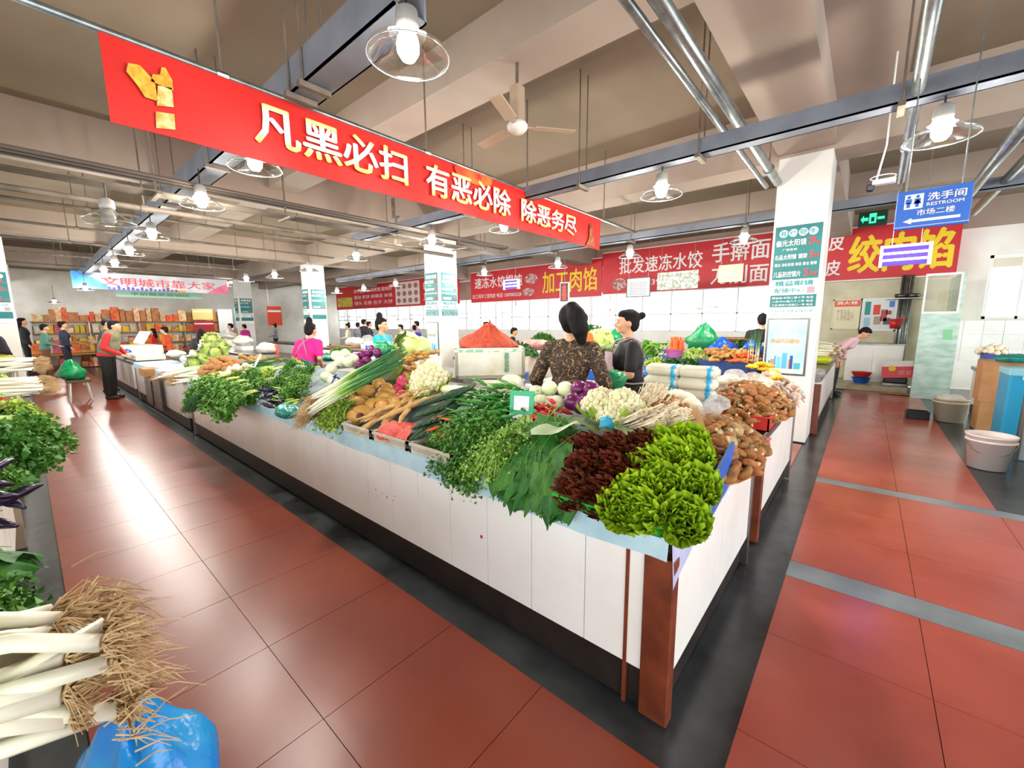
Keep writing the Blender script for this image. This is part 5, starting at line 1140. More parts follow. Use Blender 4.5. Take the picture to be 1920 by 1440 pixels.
        MB().tube([up((-.15*f,.09,1.06)),up((-.172*f,0,1.05)),up((-.10,-.125*f,1.04)),up((.10,-.125*f,1.04)),up((.172*f,0,1.05)),up((.15*f,.09,1.06))],.008,5).build('apron_tie',am,af,True)
    for e in extras: e(t,up,hd)
    return t
# leopard-print woman, seen from behind
person('woman seen from behind in a brown leopard-print blouse with a big black ponytail',(-1.70,2.66,0),12,1.66,topm=m_leo,bottom='#191517',arms='akimbo',hair='pony',bend=6,head=(8,-12),vox=.010,fat=1.0)
def neckline(t,up,hd): pass
person('woman in black T-shirt and pale apron, in profile facing left, small back bun',(-1.62,3.56,0),125,1.64,top='#0e0d10',bottom='#101014',sleeve='short',arms='fold',hair='backbun',bend=2,vox=.011,apron='#b09a9c',fat=1.25)
def flowers(t,up,hd):
    mb=MB()
    for k in range(9):
        a=-2.4+k*.27; p=up((math.sin(a)*.18,math.cos(a)*.13,.99+.03*(k%3)))
    for k in range(8):
        c=up((-.12+.035*k,-.135,.98+.03*(k%3)))
        for q in range(6): w=q*PI/3; mb.blob(c+Vector((math.cos(w)*.022,-.008,math.sin(w)*.022)),.014,.006,.014,7,5,mi=k%2)
    mb.build('printed_flowers',[mat('petal_yellow','#d8c81e',.6),mat('petal_teal','#12806a',.6)],t,True)
    ab=MB(); ab.grid(lambda u,v:up((math.sin((u-.5)*2.6)*.185,-math.cos((u-.5)*2.6)*.14,.86+v*.19)),12,4); ab.build('flowered_apron',mat('apron_teal','#0f4a52',.7,'#157a6a',14),t,True)
person('woman bending in a bright magenta top with grey straps and a flowered teal apron',(-6.38,2.66,0),28,1.60,top='#e6107e',bottom='#22343a',arms='work',hair='topbun',bend=24,head=(0,-20),vox=.013,sleeve='short',apron='#8a7a80',extras=(flowers,))
person('woman with a high black bun in a turquoise top and grey straps, looking right',(-5.75,3.62,0),-60,1.62,top='#1fa8b0',bottom='#23303a',arms='fold',hair='topbun',bend=0,vox=.014,apron='#9a9aa0')
person('man in a khaki waistcoat with red sleeves bending over the left counter',(-12.2,1.08,0),-28,1.68,top='#c01c20',bottom='#17130f',arms='work',hair='short',bend=20,head=(0,-15),vox=.016,sex='m',fat=1.15,
 extras=(lambda t,up,hd:(lambda mb:link('waistcoat',remesh(mb,'waistcoat',mat('khaki_vest','#7d7a5e',.85,'#6d6a50',9),.018),t))((lambda mb:(mb.blob((0,0,0),.215,.175,.30,14,10,mx=Matrix.Translation(up((0,0,1.14)))@Matrix.Rotation(-math.radians(20),4,'X')),mb.blob((0,0,0),.205,.15,.20,14,10,mx=Matrix.Translation(up((0,0,1.33)))@Matrix.Rotation(-math.radians(20),4,'X')),mb)[2])(MB())),))
person('man in a dark cap and charcoal hooded jacket standing behind the man in the waistcoat',(-13.5,1.15,0),-20,1.72,top='#2e3238',bottom='#1b1c22',arms='work',hair='cap',bend=12,vox=.02,sex='m')
far=[('woman with long black hair in a black coat at the left stall',-12.5,-.45,60,'#15131c','#1a1420','long','work',0,1.62),
('person with dark hair in a green dress at the grocery shelves',-18.2,.35,0,'#4a7a6a','#6a4a30','short','work',5,1.6),
('person in a navy tunic with a pale belt by the grocery shelves',-19,.8,10,'#181c38','#18182a','short','down',0,1.68),
('tall person in black standing farthest left by the shelves',-20.5,.0,0,'#121216','#121216','long','down',0,1.8)]
for lab,x,y,fc,tp,bt,hr,ar,bd,h in far: person(lab,(x,y,0),fc,h,top=tp,bottom=bt,hair=hr,arms=ar,bend=bd,vox=.026)
# sellers placed from their measured head position: (label,px,py of head centre,y plane,facing,top,hair,arms,bend,height)
sell=[('small far woman with long black hair in a red top',287,622,3.0,150,'#d0281e','long','work',0),
('woman in a striped coat with red and orange front, far left counter',313,620,2.7,150,'#b8471f','short','work',6),
('black-haired woman in a dark top bending behind the stacked napa cabbages',376,628,2.75,70,'#1c1a1c','long','work',18),
('person in grey with a red face mask behind the white bags',432,612,5.2,160,'#a8aab2','short','work',0),
('far woman in a magenta top right of the teal-signed column',460,613,6.0,120,'#c81e8a','short','work',5),
('person in grey-white standing far back before the blue shop sign',515,612,8.2,150,'#8a8c94','bun','work',0),
('seated person with reddish hair left of the dark-suited group',652,612,8.4,140,'#d8d2c6','bun','work',0),
('leftmost person of the dark-suited group, in grey',671,610,8.6,20,'#6a6e78','short','work',0),
('tallest person of the dark-suited group, in black',682,604,8.7,10,'#15151a','short','down',0),
('right person of the dark-suited group, in dark navy',692,608,8.6,-20,'#1c1e28','short','work',0),
('person with brown hair behind the white-and-blue box',757,614,8.4,150,'#d2cec6','short','work',10),
('person in royal blue behind the box with blue panels',777,616,8.0,60,'#1f2f9a','short','work',5),
('far person in a pale pink coat by the second column',781,608,8.9,120,'#caa8a8','short','down',0),
('far woman in a bright pink top at the middle stall',914,611,8.4,150,'#e0348a','short','work',4),
('man with short dark hair in black, low behind the sacks',955,622,7.7,-60,'#14161a','short','work',12),
('person mostly hidden behind the leopard-print woman, brown hair and orange collar',1088,603,5.3,170,'#d8641e','pony','down',0),
('person in a black shirt printed 18M, half hidden by the nearest column',1432,600,7.9,20,'#0f1013','short','work',10),
('person in a pale pink shirt bending over leeks right of the nearest column',1572,607,10.9,-100,'#d8b0b4','short','low',46)]
for i,(lab,px,py,yy,fc,tp,hr,ar,bd) in enumerate(sell):
    p=ony(px,py,yy); hh=p.z+.10 if bd<15 else p.z+.16
    Hh=max(1.35,min(1.75,hh)); base=0
    o=person(lab,(p.x,p.y,hh-Hh if hh<Hh else 0) if False else (p.x,p.y,0),fc,1.58 if bd>40 else Hh,top=tp,bottom='#20222a',hair=hr,arms=ar,bend=bd,vox=.02 if px>1400 or px<400 else .024,fat=1.0)
    if '18M' in lab:
        lettering('18M',(0-.1,0,1.12),(1,0,0),(0,0,1),.2,.07,m_signw,None,.03) 
        q=COL.objects[-1]; q.parent=o; q.location=(0,-.152,.06); q.rotation_euler=(0.12,0,0)
# ================================================================ goods further back
m_foam=mat('styrofoam','#e6e2d2',.8,'#cdc4a8',5,sharp=(.45,.8)); m_greenink=mat('green_ink','#3f9a72',.6); m_blued=mat('blue_crate_plastic','#1b5fc0',.4); m_cardb=mat('carton','#b98a58',.75,'#a87a48',5,rand=.15)
def stand(loc,w,d,h,lab,m=None):
    t=thing('crate_stand',lab,'crate',loc); MB().box(0,0,0,w,d,h,bev=.008).build('crate_body',m or m_crate,t); MB().box(-.005,-.005,h-.03,w+.005,d+.005,h-.01).build('rim',m or m_crate,t); return t
# styrofoam box on scale platform
sb=thing('styrofoam_box','white styrofoam box with green printed characters and a red net bag on top','box',(-2.72,2.42,1.06),math.radians(45))
W_,D_,H_=.62,.46,.27
MB().box(0,0,0,W_,D_,.03).box(0,0,0,W_,.03,H_).box(0,D_-.03,0,W_,D_,H_).box(0,0,0,.03,D_,H_).box(W_-.03,0,0,W_,D_,H_).build('foam_body',m_foam,sb)
MB().box(0,-.001,H_-.035,W_*.98,-.003,H_-.01).box(-.003,.03,H_-.04,-.001,D_*.97,H_-.02).build('green_print_band',mat('faint_green','#8fc4a4',.7,'#e0ddcc',14,sharp=(.5,.55)),sb)
def localtxt(s,par,mx,w,h,m,bold=0):
    o=lettering(s,(0,0,0),(1,0,0),(0,0,1),w,h,m,None,bold); o.parent=par; o.matrix_local=mx; return o
localtxt('蔬\n菜\n保\n鲜',sb,Matrix.Translation((W_*.7,-.002,.05)),.045,.18,m_greenink,.01)
localtxt('新\n鲜\n果',sb,Matrix.Translation((-.002,D_*.6,.1))@Matrix.Rotation(-PI/2,4,'Z'),.045,.12,m_greenink,.01)
rn=bagmesh(.50,.38,.30,12,True,34,22,.45,.8).build('net_bag',mat('red_net_over_potato','#d0502e',.5,'#a8402c',26,bump=.5),None,True,(-2.75,2.90,1.23),(0,0,.8)); tag(rn,'red-orange net bag of vegetables with a knotted top on the styrofoam box','bag')
crate((-2.95,2.0,1.0-.22),.3,.26,.27,m_blued,'blue slatted plastic crate under the left side of the styrofoam box',.4)
stand((-2.75,2.55,.78),.42,.36,.27,'white box lid carrying the right side of the styrofoam box',m_foam)
sc_=thing('weighing_scale','steel weighing scale with a printed price panel in front of the styrofoam box','scale',(-2.52,2.12,1.0),.45)
MB().box(0,0,-.2,.30,.30,.0,bev=.01).build('scale_body',m_steel,sc_); MB().box(-.02,-.02,.0,.34,.34,.022,bev=.008).build('weighing_plate',mat('brushed_plate','#b9b9b8',.3,metal=.7),sc_); MB().box(.02,-.1,-.03,.28,-.005,-.02,mx=Matrix.Rotation(.3,4,'X')).build('display_panel',mat('panel_print','#c9c2c6',.5,'#8a5a68',20,sharp=(.5,.6)),sc_)
# blue basin with bags left of the leopard-print woman
def basin(loc,rx,ry,h,m,lab,name='basin',grp=None):
    t=thing(name,lab,'basin',loc,0,grp)
    MB().open_lathe([(.7,0),(.85,h*.5),(.97,h*.95),(1.03,h),(1.03,h*.96),(.93,h*.9),(.8,h*.45),(.66,.01),(0.001,.01)],24,mx=Matrix.Diagonal((rx,ry,1,1))).open_lathe([(0.001,0),(.7,0)],24,mx=Matrix.Diagonal((rx,ry,1,1))).build('basin_body',m,t,True); return t
q=ony(962,690,3.0); basin((q.x,3.0,.95),.17,.14,.13,m_blued,'deep blue basin with bags left of the leopard-print woman'); stand((q.x-.25,2.8,.78-.78),.5,.4,.95,'white plinth box below the deep blue basin',m_wall)
bag((q.x-.06,3.05,1.05),.2,.18,.18,m_greenbag,'green plastic bag in the deep blue basin',21,knot=False); bag((q.x+.08,3.0,1.06),.16,.15,.2,m_bag,'clear plastic bag standing in the deep blue basin',22)
# white sack with green bag by the black-shirted woman
q=ony(1125,740,3.0); t=thing('white_sack','tall white sack between the two women','sack',(q.x+.06,3.02,0)); MB().box(-.14,-.12,0,.14,.12,1.03,bev=.03).build('sack_body',mat('white_sack_cloth','#f0efec',.7),t)
bag((q.x+.09,3.0,1.03),.24,.22,.15,m_greenbag,'green net bag on the tall white sack between the two women',23,knot=False)
# ---- rows of produce behind, on the far counters: generic small heaps
pot=MB().blob((0,0,0),.042,.034,.030,10,8,amp=.25).mesh('potato',m_pot)
def heapof(me,name,lab,cat,grp,c,rx,ry,z0,h,n,s=1,d=.05,rot=True,parts=()):
    for p in scatter(n,mound(c[0],c[1],rx,ry,z0,h),d):
        o=link(name,me,None,p,(ru(-.6,.6),ru(-.6,.6),ru(0,6.28)) if rot else (0,0,ru(0,6)),s*ru(.85,1.15)); tag(o,lab,cat,grp)
        for nm,m_ in parts: link(nm,m_,o)
def leafheap(c,rx,ry,z0,h,m,lab,n=260,sz=.06,seed=0,name='greens_heap',cat='greens'):
    rr=random.Random(seed); mb=MB(); f=mound(0,0,rx,ry,0,h)
    mb.grid(lambda u,v:Vector((math.cos(v*6.283)*rx*u,math.sin(v*6.283)*ry*u,h*(1-u*u)*.85)),4,14)
    for i in range(n):
        p=f(); s=sz*rr.uniform(.6,1.2); q=Matrix.Translation(p)@Matrix.Rotation(rr.uniform(0,6.28),4,'Z')@Matrix.Rotation(rr.uniform(-1.2,1.2),4,'X')
        mb.add([(-s*.2,0,0),(0,-s*.5,.1*s),(s*.2,0,0),(s*.35,s*.35,-.1*s),(0,s*.6,.15*s),(-s*.35,s*.35,-.1*s)],[(0,1,2),(0,2,3,4),(0,4,5)],0,q)
    o=mb.build(name,m,None,False,(c[0],c[1],z0)); return tag(o,lab,cat)
# counter B row (y about 4.4) right of the black-shirted woman
def onrow(px,py,y,z=None):
    p=ony(px,py,y); return (p.x,y,p.z if z is None else z)
TB=.78
stand((-3.0,4.0,TB),1.75,.35,.08,'grey low box under the red and blue basins right of the black-shirted woman')
x,_,_=onrow(1245,715,4.2); basin((x,4.2,.86),.20,.15,.11,m_redp,'red basin holding a cauliflower right of the black-shirted woman'); spawn(FP,(x,4.2,1.0),(-.2,0,1),.95,'yellowish cauliflower in the red basin right of the black-shirted woman','cauliflowers')
x,_,_=onrow(1312,712,4.22); basin((x,4.22,.86),.16,.14,.10,m_bluep,'light blue basin next to the red basin with cauliflower'); MB_=MB().tube([(-.12,0,0),(.12,.05,.1)],.012,6)
o=MB_.build('fish_shaped_knife',m_steel,None,False,(x-.03,4.2,.99)); o.name='steel_knife'; tag(o,'shiny steel knife lying over the light blue basin','knife')
x,_,_=onrow(1290,722,4.05); o=MB().tube([(-.13,0,0),(-.05,0,.02),(.06,0,.015),(.13,0,0)],[.02,.045,.045,.02],9).build('rolled_cloth',mat('pink_cloth','#d8285a',.8,'#7a2a8a',9,sharp=(.55,.6)),None,True,(x,3.98,.90)); tag(o,'rolled pink cloth in front of the red and blue basins','cloth')
stand((-2.75,4.4,TB),1.7,.36,.2,'blue crate row carrying the green basins behind the cauliflower',m_blued)
for i,(px,m,lab,lm,ll) in enumerate(((1228,m_cyan,'cyan basin of mixed greens nearest the black-shirted woman',g_yel,'light greens heaped in the cyan basin'),(1262,m_redp,'dull red basin of dark greens in the second row',g_deep,'dark greens in the dull red basin'),(1290,m_greenp,'emerald basin of dark herbs behind the light blue basin',g_deep,'dark herbs in the emerald basin'),)):
    x,_,_=onrow(px,690,4.58); basin((x,4.58,.98),.15,.13,.08,m,lab); leafheap((x,4.58),.14,.12,1.04,.1,lm,ll,seed=i)
# island 2 front counter (y 6.6 .. 7.2), z top .78, crates stand .2
stand((-4.6,6.5,TB),3.4,.7,.2,'long blue crate row on the counter under the carrots and peppers',mat('navy_crate','#20407a',.5))
Z2=.98
def on2(px,y): return ony(px,650,y).x
x=on2(1212,6.8); leafheap((x,6.8),.16,.2,Z2,.25,g_mid,'grey-green leafy heap just right of the black-shirted woman',seed=11)
x=on2(1240,6.8); 
for k in range(26): spawn(('green_pepper','bright green long pepper heaped next to the orange carrots','pepper','bright green peppers',[('a',ch.copy() if k==0 else _pp),('stalk',chs)]) if k else ('green_pepper','bright green long pepper heaped next to the orange carrots','pepper','bright green peppers',[('a',globals().setdefault('_pp',(lambda m_:(m_.materials.clear(),m_.materials.append(mat('bright_green_pepper','#6aa81e',.3,rand=.2)),m_)[2])(ch.copy()))),('stalk',chs)]),(x+ru(-.16,.16),6.8+ru(-.15,.15),Z2+.03+ru(0,.2)),(ru(-.7,.7),ru(-.7,.7),ru(0,6)),1.4)
x=on2(1268,6.75); basin((x,6.75,Z2),.18,.16,.13,mat('pink_plastic','#c06aa8',.45),'pink basket holding upright orange carrots')
for k in range(26):
    a=ru(0,6.28); rr_=ru(0,.10); spawn(('carrot','orange carrot standing point-up in the pink basket','carrot','carrots in the pink basket',[('a',crm)]),(x+math.cos(a)*rr_,6.75+math.sin(a)*rr_,Z2+.07),(-PI/2+math.cos(a)*.25+PI,ru(-.2,.2),ru(-.5,.5)),2.2)
x=on2(1305,6.7); leafheap((x,6.7),.2,.16,Z2,.13,g_stem,'pale green celery pile between carrots and potatoes',seed=12,sz=.1)
x=on2(1337,6.75); heapof(pot,'potato','tan potato in the small pile below the blue bag, second island','potato','potatoes below the blue bag',(x,6.75),.22,.16,Z2+.02,.12,26,1.2,.05)
x=on2(1378,6.7); heapof(gg[0],'ginger_root','light ginger root in the pile left of the column','ginger','ginger left of the column',(x,6.65),.28,.22,Z2,.12,26,1.0,.06)
x=on2(1385,6.35); heapof(crm,'carrot','orange carrot in the small pile before the ginger, left of the column','carrot','carrots left of the column',(x+.02,6.45),.10,.10,Z2+.02,.1,10,1.5,.03)
# bundle of leeks in clear bag beside column
x=ony(1417,665,6.5).x
for k in range(14):
    o=link('leek',scm[k%3],None,(x+ru(-.08,.08),6.45+ru(-.08,.08),Z2+.02),(PI/2-.1+ru(-.1,.1),0,ru(-.4,.4)),.46); tag(o,'upright leek in the clear bag left of the nearest column','leek','upright leeks by the column'); link('roots',rtm,o)
# big bags
bag((on2(1319,7.3),7.25,1.02),.52,.42,.46,m_greenbag,'big knotted emerald plastic bag behind the potatoes',31,top=.7); stand((on2(1319,7.3)-.3,7.22,TB),1.2,.16,.25,'dark box under the big emerald bag',mat('dark_box','#3a3f48',.6))
bag((on2(1350,7.0)+.05,6.95,1.0),.46,.30,.26,m_bluebag,'big shiny royal blue plastic bag below the emerald bag',32,top=.45)
bag((on2(1412,7.3),7.2,1.05),.3,.24,.2,m_bluebag,'small blue bag beside the man in the 18M shirt',33,top=.5)
t=thing('wicker_basket','wide shallow brown wicker basket behind the royal blue bag','basket',(on2(1375,8.2),8.0,1.12)); MB().open_lathe([(.001,.0),(.24,.02),(.38,.12),(.40,.14),(.37,.12),(.22,.035),(.001,.015)],26).build('basket_body',mat('wicker','#b08a58',.75,'#94703f',40,bump=.5),t,True); stand((on2(1375,8.2)-.3,7.8,TB-.78),.6,.45,1.12,'white stand under the wicker basket',m_wall)
leafheap((on2(1390,7.3),7.25),.2,.14,1.02,.22,g_deep,'dark bushy greens between the wicker basket and the blue bags',seed=13)
# left of the black-shirted woman
for i,(px,py,yy,m,lab,rx,h) in enumerate(((1132,648,7.0,g_yel,'light green cabbage leaves left of the black-shirted woman',.3,.16),(1105,655,6.6,g_stem,'yellow-green leafy heap behind the leopard-print woman',.22,.14),(1110,618,8.4,g_deep,'dark green heap on the rear counter behind the two women',.5,.22),(1018,632,7.8,g_deep,'dark green heap left of the ponytail woman at the rear',.35,.18),(970,652,5.9,g_deep,'heap of dark green leek tops behind the white box',.5,.22),(640,655,5.6,g_mid,'low green heap behind the turquoise-topped woman',.4,.12),(620,668,4.4,g_mid,'greens heaped behind the white onions',.5,.12),(548,690,3.9+.3,g_mid,'greens on the rear half of the island behind the magenta-topped woman',.4,.14))):
    p=ony(px,py,yy); zz=p.z-h*.6; leafheap((p.x,yy),rx,.25,zz,h,m,lab,seed=20+i,sz=.09)
    if zz>.82:
        onc=zz>.9 and (yy<4.7 or 6.4<yy<7.4); stand((p.x-rx*.8,yy-.18,.78 if onc else .0),rx*1.6,.36,max(.04,zz-.78) if onc else zz,'grey box under '+lab)
for i,(px,py,yy,s) in enumerate(((1120,640,6.9,1.3),(1132,636,6.9,1.2),(1125,645,6.6,1.2),(1140,645,6.7,1.1))): spawn(CP,ony(px,py,yy),(ru(-.3,.3),ru(-.3,.3),r()*6),s,'pale green cabbage in the group left of the black-shirted woman','cabbages left of the black-shirted woman')
bag(ony(1152,632,8.2)-V3(0,0,.15),.4,.3,.3,m_greenbag,'emerald bag just left of the black-shirted woman at the rear',34); stand((-4.3,8.05,0),.4,.3,max(.3,ony(1152,632,8.2).z-.15),'grey box under the emerald bag at the rear')
bag(ony(1118,626,8.3)-V3(0,0,.1),.3,.25,.18,m_redbag,'orange-red bag behind the two women',35,knot=False)
# ---- middle and left: white bags, boxes
mid=[(665,640,7.2,.9,.34,m_whitebag,'wide white bag heap on the rear counter behind the turquoise-topped woman'),(690,636,7.0,.5,.3,m_bag,'clear bags heap left of the turquoise-topped woman'),(655,672,4.3,.45,.14,m_greenbag,'green net bag lying behind the white onions'),(615,672,4.2,.35,.12,m_tealbag,'flat teal bag beside the magenta-topped woman'),(783,646,6.6,.5,.2,m_greenbag,'pale green bag left of the second column'),(772,638,7.2,.3,.12,m_redbag,'orange net of produce left of the second column'),(800,668,3.9,.4,.2,m_whitebag,'white bag behind the ginger heap'),
(500,655,4.2,.8,.3,m_whitebag,'white bag heap left of the magenta-topped woman'),(455,638,4.4,1.0,.34,m_whitebag,'large white sheet-covered heap behind the napa cabbages'),(425,628,4.6,1.2,.3,m_whitebag,'upper white sheet-covered heap behind the napa cabbages'),(330,662,1.95,.5,.14,m_whitebag,'crumpled white bag on the counter left of the napa cabbages'),(350,672,1.7,.3,.12,mat('lilac_bag','#c8a8c0',.4,'#e0d0d8',9),'lilac bag on the counter left of the napa cabbages'),(345,672,2.1,.2,.14,m_bluebag,'small blue bag on the counter left of the napa cabbages'),(905,640,6.8,1.0,.3,mat('beige_sack','#b9a08a',.8,'#a08670',8,bump=.5),'beige sacks heap right of the styrofoam box'),(1000,645,7.2,.9,.24,mat('pink_sack','#c9a49a',.8,'#b06a60',8,bump=.5),'pinkish sacks heap left of the ponytail woman'),(245,705,1.55,.35,.22,m_bluebag,'blue bag hanging at the far counter front')]
for i,(px,py,yy,w,h,m,lab) in enumerate(mid):
    p=ony(px,py,yy); z=p.z-h*.5
    onc=yy in(4.2,4.3,4.4,6.6,7.2,7.0)
    if yy==4.6: z=max(z,.9)
    if z>.80 and yy>2.3: stand((p.x-w*.4,yy-.15,.78 if onc else 0),w*.8,.3,(z-.78 if onc else z),'white box under '+lab,m_wht)
    bag((p.x,yy,max(z,.785) if yy<5 else z),w,min(.5,w*.6),h,m,lab,40+i,knot=False)
def boxat(px,py,yy,w,d,h,m,name,lab,cat='box',rz=0,rx=0,base=None):
    p=ony(px,py,yy); t=thing(name,lab,cat,(p.x,yy,p.z if base is None else base),rz); t.rotation_euler=(rx,0,rz)
    MB().box(-w/2,-d/2,0,w/2,d/2,h,bev=.008).build('box_body',m,t); MB().box(-w/2-.004,-d/2-.004,h*.45,w/2+.004,d/2+.004,h*.5).build('seam',m,t); return t
boxat(648,652,6.9,1.6,.5,.06,mat('brown_sheet','#8a5a3a',.6),'brown_board','brown board counter edge behind the green heap, left of the turquoise-topped woman','board')
b_=boxat(707,640,6.4,.65,.4,.26,m_wht,'white_case','white case with blue window panels right of the turquoise-topped woman',base=.8)
for k in range(4): MB().box(-.28+k*.14,-.205,.06,-.16+k*.14,-.2,.15).build('blue_panel',m_blued,b_)
boxat(555,648,8.2,.5,.02,.4,mat('redpaper','#e0584a',.6),'red_paper','red paper hanging left of the magenta-topped woman','paper') if False else None
t=thing('red_paper','red paper sheet on the far counter left of the magenta-topped woman','paper',V3(ony(515,645,4.3).x,4.3,.80)); MB().box(-.2,0,-.02,.2,.01,.22,mx=Matrix.Rotation(.1,4,'Y')).build('sheet',mat('redpaper','#e0584a',.6),t)
t=thing('red_plastic_bag','small bright red bag beside the scale left of the magenta-topped woman','bag',(0,0,0)); t.location=V3(ony(488,680,2.1).x,2.1,.79); bagmesh(.26,.22,.25,61,True).build('bag_body',m_redp,t,True,(0,0,0))
t=thing('black_sign','black price board propped among the potatoes and celery','sign',S(475,698)+V3(0,0,.05),-.3); MB().box(-.09,0,0,.09,.01,.2,mx=Matrix.Rotation(-.5,4,'X')).build('board',m_black,t); MB().box(-.10,-.004,0,-.09,.012,.2,mx=Matrix.Rotation(-.5,4,'X')).box(.09,-.004,0,.1,.012,.2,mx=Matrix.Rotation(-.5,4,'X')).build('white_edge',m_wht,t)
sc2=thing('weighing_scale','flat silver weighing scale left of the magenta-topped woman','scale',(0,0,0)); p=ony(448,676,2.7); sc2.location=(p.x,2.5,p.z-.02); MB().box(-.25,-.18,-.12,.25,.18,-.01,bev=.01).build('scale_body',m_wht,sc2); MB().box(-.3,-.2,0,.3,.2,.02,bev=.006).build('weighing_plate',m_steel,sc2)
stand((p.x-.3,2.34,0),.6,.36,max(.5,p.z-.14),'white stand under the flat silver scale',m_wall)
# potatoes and leeks on the second counter
p=S(408,695); heapof(pot,'potato','tan potato in the pile on the counter beyond the first gap','potato','potatoes beyond the first gap',(p.x+.1,p.y+.05),.42,.28,p.z-.03,.20,60,1.35,.07)
g_=MB().lathe([(.001,-.025),(.022,-.02),(.03,0),(.02,.02),(.005,.035)],10).mesh('garlic',m_mush)
p=S(455,700); heapof(g_,'garlic','white garlic bulb beside the black price board','garlic','garlic by the black price board',(p.x,p.y),.25,.2,p.z,.1,22,1.2,.05)
p=S(440,690); heapof(gg[1],'ginger_root','ginger root behind the garlic bulbs, beyond the first gap','ginger','ginger behind the garlic',(p.x-.2,p.y+.35),.4,.2,p.z,.08,14,1.1,.08)
bb=S(315,715); scallions(bb+V3(0,.0,.04),-.75,22,.22,.1,'leek with brown roots lying over the counter beyond the first gap',1.3,pitch=.12,grp='leeks beyond the first gap')
bb=S(338,722); scallions(bb+V3(0,.0,.04),-.6,22,.2,.1,'long leek crossing behind the potatoes, beyond the first gap',1.4,pitch=.14,grp='long leeks behind the potatoes')
cr_=MB().tube([(0,0,0),(0,.1,0),(0,.3,.01),(0,.36,0)],[.02,.045,.045,.02],9).mesh('green_radish',gradY('grad_greenradish',[(0,'#e6e4bc'),(.35,'#b7c46a'),(1,'#6d8f2e')],.4,length=.36))
for k in range(7):
    o=link('green_radish',cr_,None,S(372+k*9,710-(k%3)*6)+V3(0,0,.05),(0,0,-PI/2+1.9+ru(-.3,.3)),1.1); tag(o,'stout green radish lying below the potato pile','radish','green radishes below the potatoes')
# foam boxes on the third counter + blue sheet
t=boxat(262,668,2.0,1.5,.8,.22,m_foam,'foam_box','white foam box lid propped open on the far left counter',base=.80); t2=boxat(262,668,2.2,1.5,.05,.42,m_wht,'foam_board','tilted white foam board standing in the open foam box, far left counter','board',base=1.0,rx=-.5)
boxat(270,680,1.75,1.9,.5,.12,m_foam,'foam_box','lower wide white foam box on the far left counter edge',base=.795)
c_=boxat(280,695,1.38,.5,.22,.14,m_cardb,'carton','open brown carton hanging at the far left counter edge',base=.66)
for k in range(2):
    t=thing('mesh_curtain','%s grey mesh sheet hanging on the far counter front'%('left','right')[k],'sheet',(-11.55-.65*k+.3,1.37,.12)); t.location.x=-10.2+.75*k
    MB().grid(lambda u,v:Vector((u*.6,-.015*math.sin(u*20),v*.55)),16,3).build('mesh_cloth',mat('mesh_cloth','#9a948c',.8,'#5c5650',90,sharp=(.45,.55)),t,True)
bag(onx(362,752,-7.35)+V3(0,-.02,-.05),.16,.16,.14,m_cyan,'small bright blue bag tied on the post at the first gap',71,knot=False)
# ---- stool with green bag in the left aisle
st_=thing('wooden_stool','white and brown folding stool behind the waistcoat man','stool',(-12.4,.62,0))
MB().box(-.22,-.18,.40,.22,.18,.46,bev=.01).build('seat',mat('stool_seat','#5a5238',.6),st_)
for sx in (-1,1):
    for sy in (-1,1): MB().tube([(sx*.2,sy*.16,0),(sx*.16,sy*.12,.4)],.015,6).build('leg',m_wht,st_)
bag((-12.4,.55,.46),.62,.44,.36,m_greenbag,'crumpled green bag on the stool behind the waistcoat man',72,top=.5)
# ---- grocery shelves far left
m_gc=[mat('gc%d'%i,c,.6,c2,6,rand=.25) for i,(c,c2) in enumerate((('#c88a50','#a86a38'),('#d84a2a','#e88a3a'),('#e8c83a','#d89a28'),('#e4e0d4','#c8b090'),('#a8304a','#c86a5a'),('#d8985a','#e8d8b0'),('#c23a28','#e8c060')))]
sh=thing('grocery_shelves','long open grocery shelves full of packets against the far left wall','shelves',(-24.6,.2,0))
for z in (.35,.8,1.25,1.7): MB().box(0,0,z,.5,6.2,z+.03).build('shelf_board',m_cardb,sh)
for y in (0,1.55,3.1,4.65,6.17): MB().box(0,y,0,.5,y+.03,1.75).build('upright',m_steel,sh)
MB().box(-.02,0,0,.0,6.2,1.75).build('back_panel',m_wall,sh)
for zi,z in enumerate((.38,.83,1.28,1.73)):
    y=.25
    while y<6.3:
        w=ru(.14,.3); h=ru(.16,.36) if zi<3 else ru(.25,.6); k=R.randrange(7) if zi<3 else R.choice((0,0,5,1))
        o=MB().box(-.15,0,0,.15,w,h,bev=.01).build('grocery_box' if zi<3 else 'carton',m_gc[k],None,False,(-24.3,y,z)); tag(o,('small coloured packet on the far grocery shelves','brown or orange carton on top of the far grocery shelves')[zi==3],'box',('packets on the grocery shelves','cartons on top of the grocery shelves')[zi==3]); y+=w+.02
for i in range(40):
    y=ru(.2,3.4); o=MB().box(-.2,-.15,0,.2,.15,ru(.2,.5),bev=.02).build('goods_sack' if i%2 else 'goods_box',m_gc[i%7],None,False,(ru(-23.4,-22.2),y,ru(.0,.01)+ (0.55 if i%3 else 0)),(0,0,ru(-.2,.2))); tag(o,'coloured goods stacked in front of the far grocery shelves','box','goods before the grocery shelves')
t=thing('display_table','low display table in front of the far grocery shelves','table',(-23.6,.1,0)); MB().box(0,0,.5,1.6,3.5,.55).build('table_top',m_cardb,t)
for sx in (.05,1.5):
    for sy in (.05,3.4): MB().box(sx,sy,0,sx+.05,sy+.05,.5).build('leg',m_steel,t)
